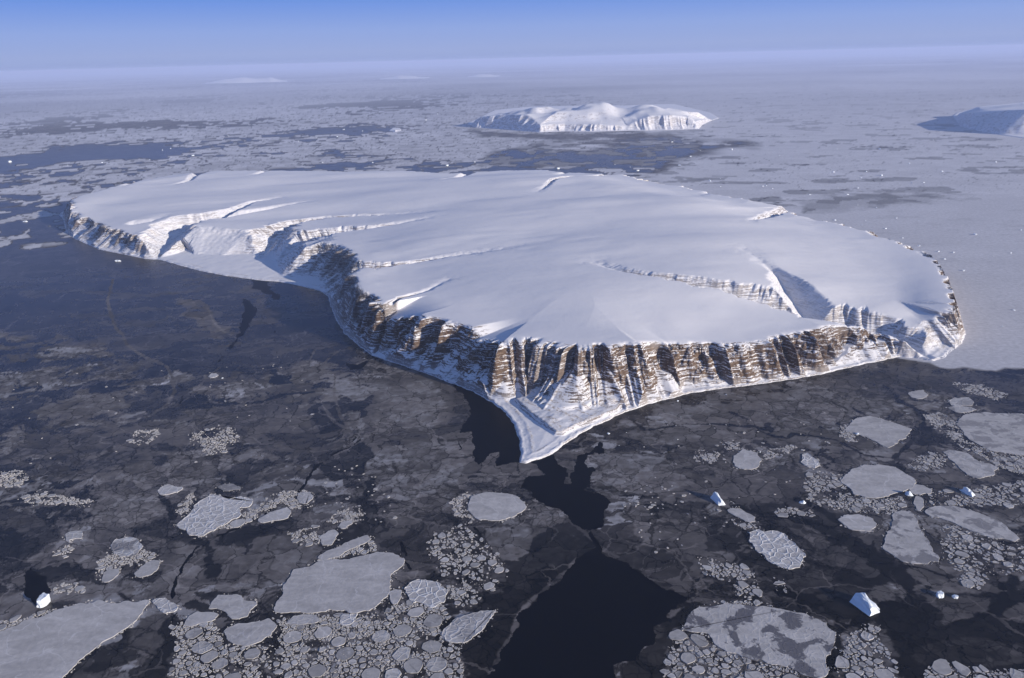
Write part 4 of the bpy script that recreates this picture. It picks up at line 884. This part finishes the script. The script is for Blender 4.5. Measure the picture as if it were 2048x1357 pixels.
for (j, side), L in by.items():
    L.sort(key=lambda q: q[0])
    for k, (_, s) in enumerate(L):
        P, el_ = cell(s[4], s[4])
        look = ('long ' if el_ > 2.3 else 'oblong ' if el_ > 1.7 else 'compact ')+('broad' if s[2] > 20 else 'small' if s[2] > 12 else 'tiny')
        ph = FIELDS[s[3]][4]
        if k < 30: lab = f"{look} floe {side} {KEYS[j]}, {NTH[k]} it"; lab = lab if len(lab.split()) < 16 else f"{look} floe {side} {KEYS[j]}, {NTH[k][:-3]}"
        else: lab = f"{look} pale floe {ph}"
        rg = random.Random(s[4])
        add_floe('ice_floe', P, rg.uniform(1.0, 2.2), s[4], lab, 'small floes '+ph, rg.choice([0, 0, 0, .4]), rg.choice([0, 0, .1, .35]), rg.uniform(.72, 1.08), rg.uniform(.1, .6))
VV, FF, off = [], [], 0
def crumb(x_, y_, r, seed, P=None):
    global off
    if P is None: P = shard(r, seed)[0]+np.array([x_, y_])
    v, f = floe_geom(P, random.Random(seed).uniform(.6, 1.6), seed)
    VV.append(v); FF.extend(tuple(i+off for i in q) for q in f); off += len(v)
for s in rest: crumb(s[0], s[1], s[2], s[4], cell(s[4], s[4])[0])
# crumbs of ice between the floes and along their edges
for fi, (poly, fill, r0, r1, phrase) in enumerate(FIELDS[:37]):
    W = ats(poly); lo, hi = W.min(0), W.max(0)
    area = .5*abs(np.sum(W[:, 0]*np.roll(W[:, 1], -1)-np.roll(W[:, 0], -1)*W[:, 1]))
    c = lo+(hi-lo)*nr_.rand(int(area*fill/150*np.prod(hi-lo)/area), 2); c = c[inside(c[:, 0], c[:, 1], W)]
    for B in WATW: c = c[~inside(c[:, 0], c[:, 1], B)]
    for q, (x_, y_) in enumerate(c[:1500]): crumb(x_, y_, 1.3+3.4*nr_.rand()**3, 9000+fi*1000+q)
for W, px, lab in big_polys:
    per = np.linalg.norm(W-np.roll(W, -1, 0), axis=1).sum()
    for q in range(int(per/13)):
        i = nr_.randint(len(W)); t_ = nr_.rand(); p = W[i]*(1-t_)+W[(i+1) % len(W)]*t_+nr_.randn(2)*9
        crumb(p[0], p[1], 1.5+4*nr_.rand()**3, 77000+q+int(abs(W[0, 0])))
me = bpy.data.meshes.new('brash_ice'); me.from_pydata(np.concatenate(VV).tolist(), [], FF); me.update()
o = tag(link('brash_ice', me, M_FLOE), 'countless crumbs of broken ice between the floes', None, None, 'stuff')
o['patch'] = 0.0; o['ridge'] = .2; o['tone'] = .95

# ------------------------------------------------------------------ icebergs
def berg_mesh(name, pts, seed, rough=.05):
    bm = bmesh.new()
    for p in pts: bm.verts.new(p)
    bmesh.ops.convex_hull(bm, input=bm.verts)
    bmesh.ops.delete(bm, geom=[v for v in bm.verts if not v.link_faces], context='VERTS')
    bmesh.ops.subdivide_edges(bm, edges=bm.edges, cuts=3, use_grid_fill=True)
    bmesh.ops.triangulate(bm, faces=bm.faces)
    size = max(max(abs(c) for c in v.co) for v in bm.verts); rg = random.Random(seed)
    for v in bm.verts:
        if v.co.z > 0:
            q = np.array([v.co.x/size*2.2+v.co.z/size*1.7+seed, v.co.y/size*2.2-v.co.z/size*1.3+seed*.37])
            dsp = [float(fbm(q[:1]+k*5.1, q[1:]-k*3.3, 3, 400+k)[0]) for k in range(3)]
            v.co += Vector((dsp[0], dsp[1], .7*dsp[2]))*size*rough*2.2 + Vector((rg.uniform(-1, 1), rg.uniform(-1, 1), rg.uniform(-1, .6)))*size*rough*.5
    me = bpy.data.meshes.new(name); bm.to_mesh(me); bm.free(); return me
def rnd_pts(w, l, h, seed):
    rg = random.Random(seed); out = []; th = rg.uniform(0, math.pi)
    for k in range(10):
        a = k*.63+rg.uniform(-.2, .2); out.append((w*math.cos(a), l*math.sin(a), -2))
    tab = rg.random() < .45; ox, oy = rg.uniform(-.3, .3)*w, rg.uniform(-.3, .3)*l
    for k in range(7):
        a = k*.9+rg.uniform(-.4, .4); s_ = rg.uniform(.55, .9) if tab else rg.uniform(.15, .75)
        out.append((ox+w*s_*math.cos(a), oy+l*s_*math.sin(a), h*(rg.uniform(.85, 1) if tab else rg.uniform(.35, 1.0))))
    c, s_ = math.cos(th), math.sin(th)
    return [(x*c-y*s_, x*s_+y*c, z) for x, y, z in out]
def add_berg(px, py, me, label, group=None, rot=0):
    o = link('iceberg', me, None); 
    if not me.materials: me.materials.append(M_BERG)
    x_, y_ = at(px, py); o.location = (x_, y_, 0); o.rotation_euler = (0, 0, rot)
    return tag(o, label, 'iceberg', group)
# the slab: long shaded side towards the left, a short sunlit end
ux_, uy_ = Vector((.36, -.93)), Vector((-.93, -.36))
def slab(rows): return [tuple(ux_*a+uy_*b)+(z,) for a, b, z in rows]
add_berg(1732, 1216, berg_mesh('iceberg', slab([(-52,34,-2),(46,30,-2),(44,-26,-2),(10,-36,-2),(-44,-30,-2),(-46,6,38),(-30,-14,44),(36,6,30),(34,-18,26),(-36,-24,34),(0,-6,36)]), 3, .05), 'large tilted slab berg with a blue shaded side and a dazzling white end')
add_berg(1436, 1003, berg_mesh('iceberg', slab([(-40,18,-2),(40,22,-2),(44,-16,-2),(-36,-18,-2),(-28,2,40),(-14,-6,36),(8,6,20),(32,6,24),(34,-8,16)]), 4, .06), 'sharp peaked white berg with a long shadow in the brown ice')
add_berg(1936, 987, berg_mesh('iceberg', slab([(-36,16,-2),(38,18,-2),(36,-14,-2),(-32,-14,-2),(-26,4,24),(26,6,18),(22,-8,15),(-22,-8,20)]), 5, .06), 'leaning wedge berg near the right edge casting a dark shadow')
add_berg(1818, 990, berg_mesh('iceberg', rnd_pts(22, 16, 24, 6), 6), 'small blunt berg at the tip of the large pointed floe')
add_berg(87, 1207, berg_mesh('iceberg', rnd_pts(32, 24, 34, 17), 7), 'bright lone berg beside the small black pool')
add_berg(1880, 1193, berg_mesh('iceberg', rnd_pts(17, 14, 17, 18), 8), 'small bright berg on the dark right ice')
add_berg(1909, 1195, berg_mesh('iceberg', rnd_pts(13, 11, 9, 19), 8), 'low pale berg beside the small bright berg')
add_berg(1604, 1006, berg_mesh('iceberg', rnd_pts(20, 14, 14, 20), 8), 'low bluish berg left of the pointed floe')
add_berg(1714, 869, berg_mesh('iceberg', rnd_pts(12, 9, 9, 21), 8), 'tiny white berg at the edge of the ragged floe')
add_berg(236, 523, berg_mesh('iceberg', rnd_pts(40, 18, 14, 22), 8), 'flat white berg in the dark water under the western cliffs')
add_berg(49, 444, berg_mesh('iceberg', rnd_pts(50, 26, 18, 23), 8), 'lone flat berg off the western end of the island')
add_berg(445, 757, berg_mesh('iceberg', rnd_pts(8, 7, 6, 24), 8), 'white ice block beside the small rectangular bay floe')
VAR = [berg_mesh('iceberg', rnd_pts(1, .7, .5, 300+k), 300+k, .03) for k in range(10)]
SETS = [
 ('bergs along the shore under the sunlit cliffs', 'white berg under the sunlit cliffs', 9, [(1355,803),(1362,835),(1352,852),(1356,880),(1216,868),(1238,892),(1253,866),(1452,790),(1520,905),(1470,800)]),
 ('bergs off the right end of the island', 'white berg off the right end of the island', 20, [(1669,441),(1731,442),(1724,451),(1771,458),(1806,477),(1837,493),(1862,499),(1877,504),(1906,506),(1793,437),(1837,442),(2041,461),(2021,507),(1987,513),(2008,581),(1926,542),(2027,621),(2005,654),(1890,519),(1950,470),(1930,560)]),
 ('bergs in the pale ice behind the island', 'white berg in the pale ice behind the island', 26, [(1441,358),(1419,363),(1441,374),(1530,383),(1526,373),(1545,378),(1519,351),(1660,347),(1667,345),(1733,344),(1722,356),(1713,361),(1762,352),(1773,354),(1824,367),(1848,366),(1716,377),(1676,377),(1696,390),(1716,411),(1753,416),(1516,351),(1531,372),(1799,367),(1600,365),(1620,390)]),
 ('bergs in the far right ice field', 'white berg in the far right ice field', 38, [(1819,328),(1884,344),(1992,325),(1866,281),(1674,299),(1759,299),(1869,322),(1559,312),(1489,310),(1464,300),(1539,178),(1549,180),(1741,170),(1986,194)]),
 ('bergs around the far dark water', 'white berg beside the far dark water', 40, [(1344,285),(1401,302),(1381,314),(1359,332),(1341,209),(1354,214),(1296,186),(1441,234),(1276,342),(1115,338),(1230,330),(1260,335)]),
 ('bergs in the far drift ice', 'white berg in the far drift ice', 44, [(456,272),(490,269),(325,301),(341,298),(387,312),(342,315),(300,320),(135,331),(205,326),(597,283),(675,274),(687,260),(735,235),(830,215),(852,241),(875,229),(627,250),(725,263),(645,326),(745,326),(950,325),(895,332),(20,325)]),
]
ORD = ['leftmost', 'second from the left', 'third from the left', 'fourth from the left', 'fifth from the left', 'sixth from the left', 'seventh from the left', 'eighth from the left', 'ninth from the left', 'tenth from the left', 'eleventh from the left', 'twelfth from the left', 'thirteenth from the left']
ORR = [w.replace('left', 'right') for w in ORD]
k = 0
for grp, lab, size, pts in SETS:
    pts = sorted(pts)
    for i, (px, py) in enumerate(pts):
        rg = random.Random(k*7+1); me = VAR[k % 10]; k += 1
        od = ORD[i] if i < (len(pts)+1)//2 else ORR[len(pts)-1-i]
        s_ = size*rg.choice([.4, .5, .65, .8, 1.0]) if i % 7 else size*1.3
        o = add_berg(px, py, me, f"{'large' if s_ > size*1.2 else 'tiny' if s_ < size*.5 else 'small'} {lab}, {od}", grp, rg.uniform(0, 6.28))
        o.scale = (s_, s_*rg.uniform(.6, 1), s_*rg.uniform(.7, 1.3))

# ------------------------------------------------------------------ haze
def build_haze():
    t = NT('haze')
    v = t.n('VolumePrincipled', {'Color': (.62, .71, 1.0, 1), 'Density': HAZE, 'Anisotropy': 0.0})
    t.t.links.new(v.outputs[0], t.out.inputs['Volume'])
    a, b, h = 3.0e5, 3.6e5, ALT+180
    me = bpy.data.meshes.new('haze')
    vs = [(sx*4.2e5, y, z) for z in (-1.0, h) for sx, y in ((-1, -5.0e4), (1, -5.0e4), (1, 4.2e5), (-1, 4.2e5))]
    me.from_pydata(vs, [], [(3, 2, 1, 0), (4, 5, 6, 7), (0, 1, 5, 4), (1, 2, 6, 5), (2, 3, 7, 6), (3, 0, 4, 7)])
    tag(link('haze', me, t.m), 'thin blue haze over the frozen sea', None, None, 'stuff')
HAZE = 0.95e-5
build_haze()
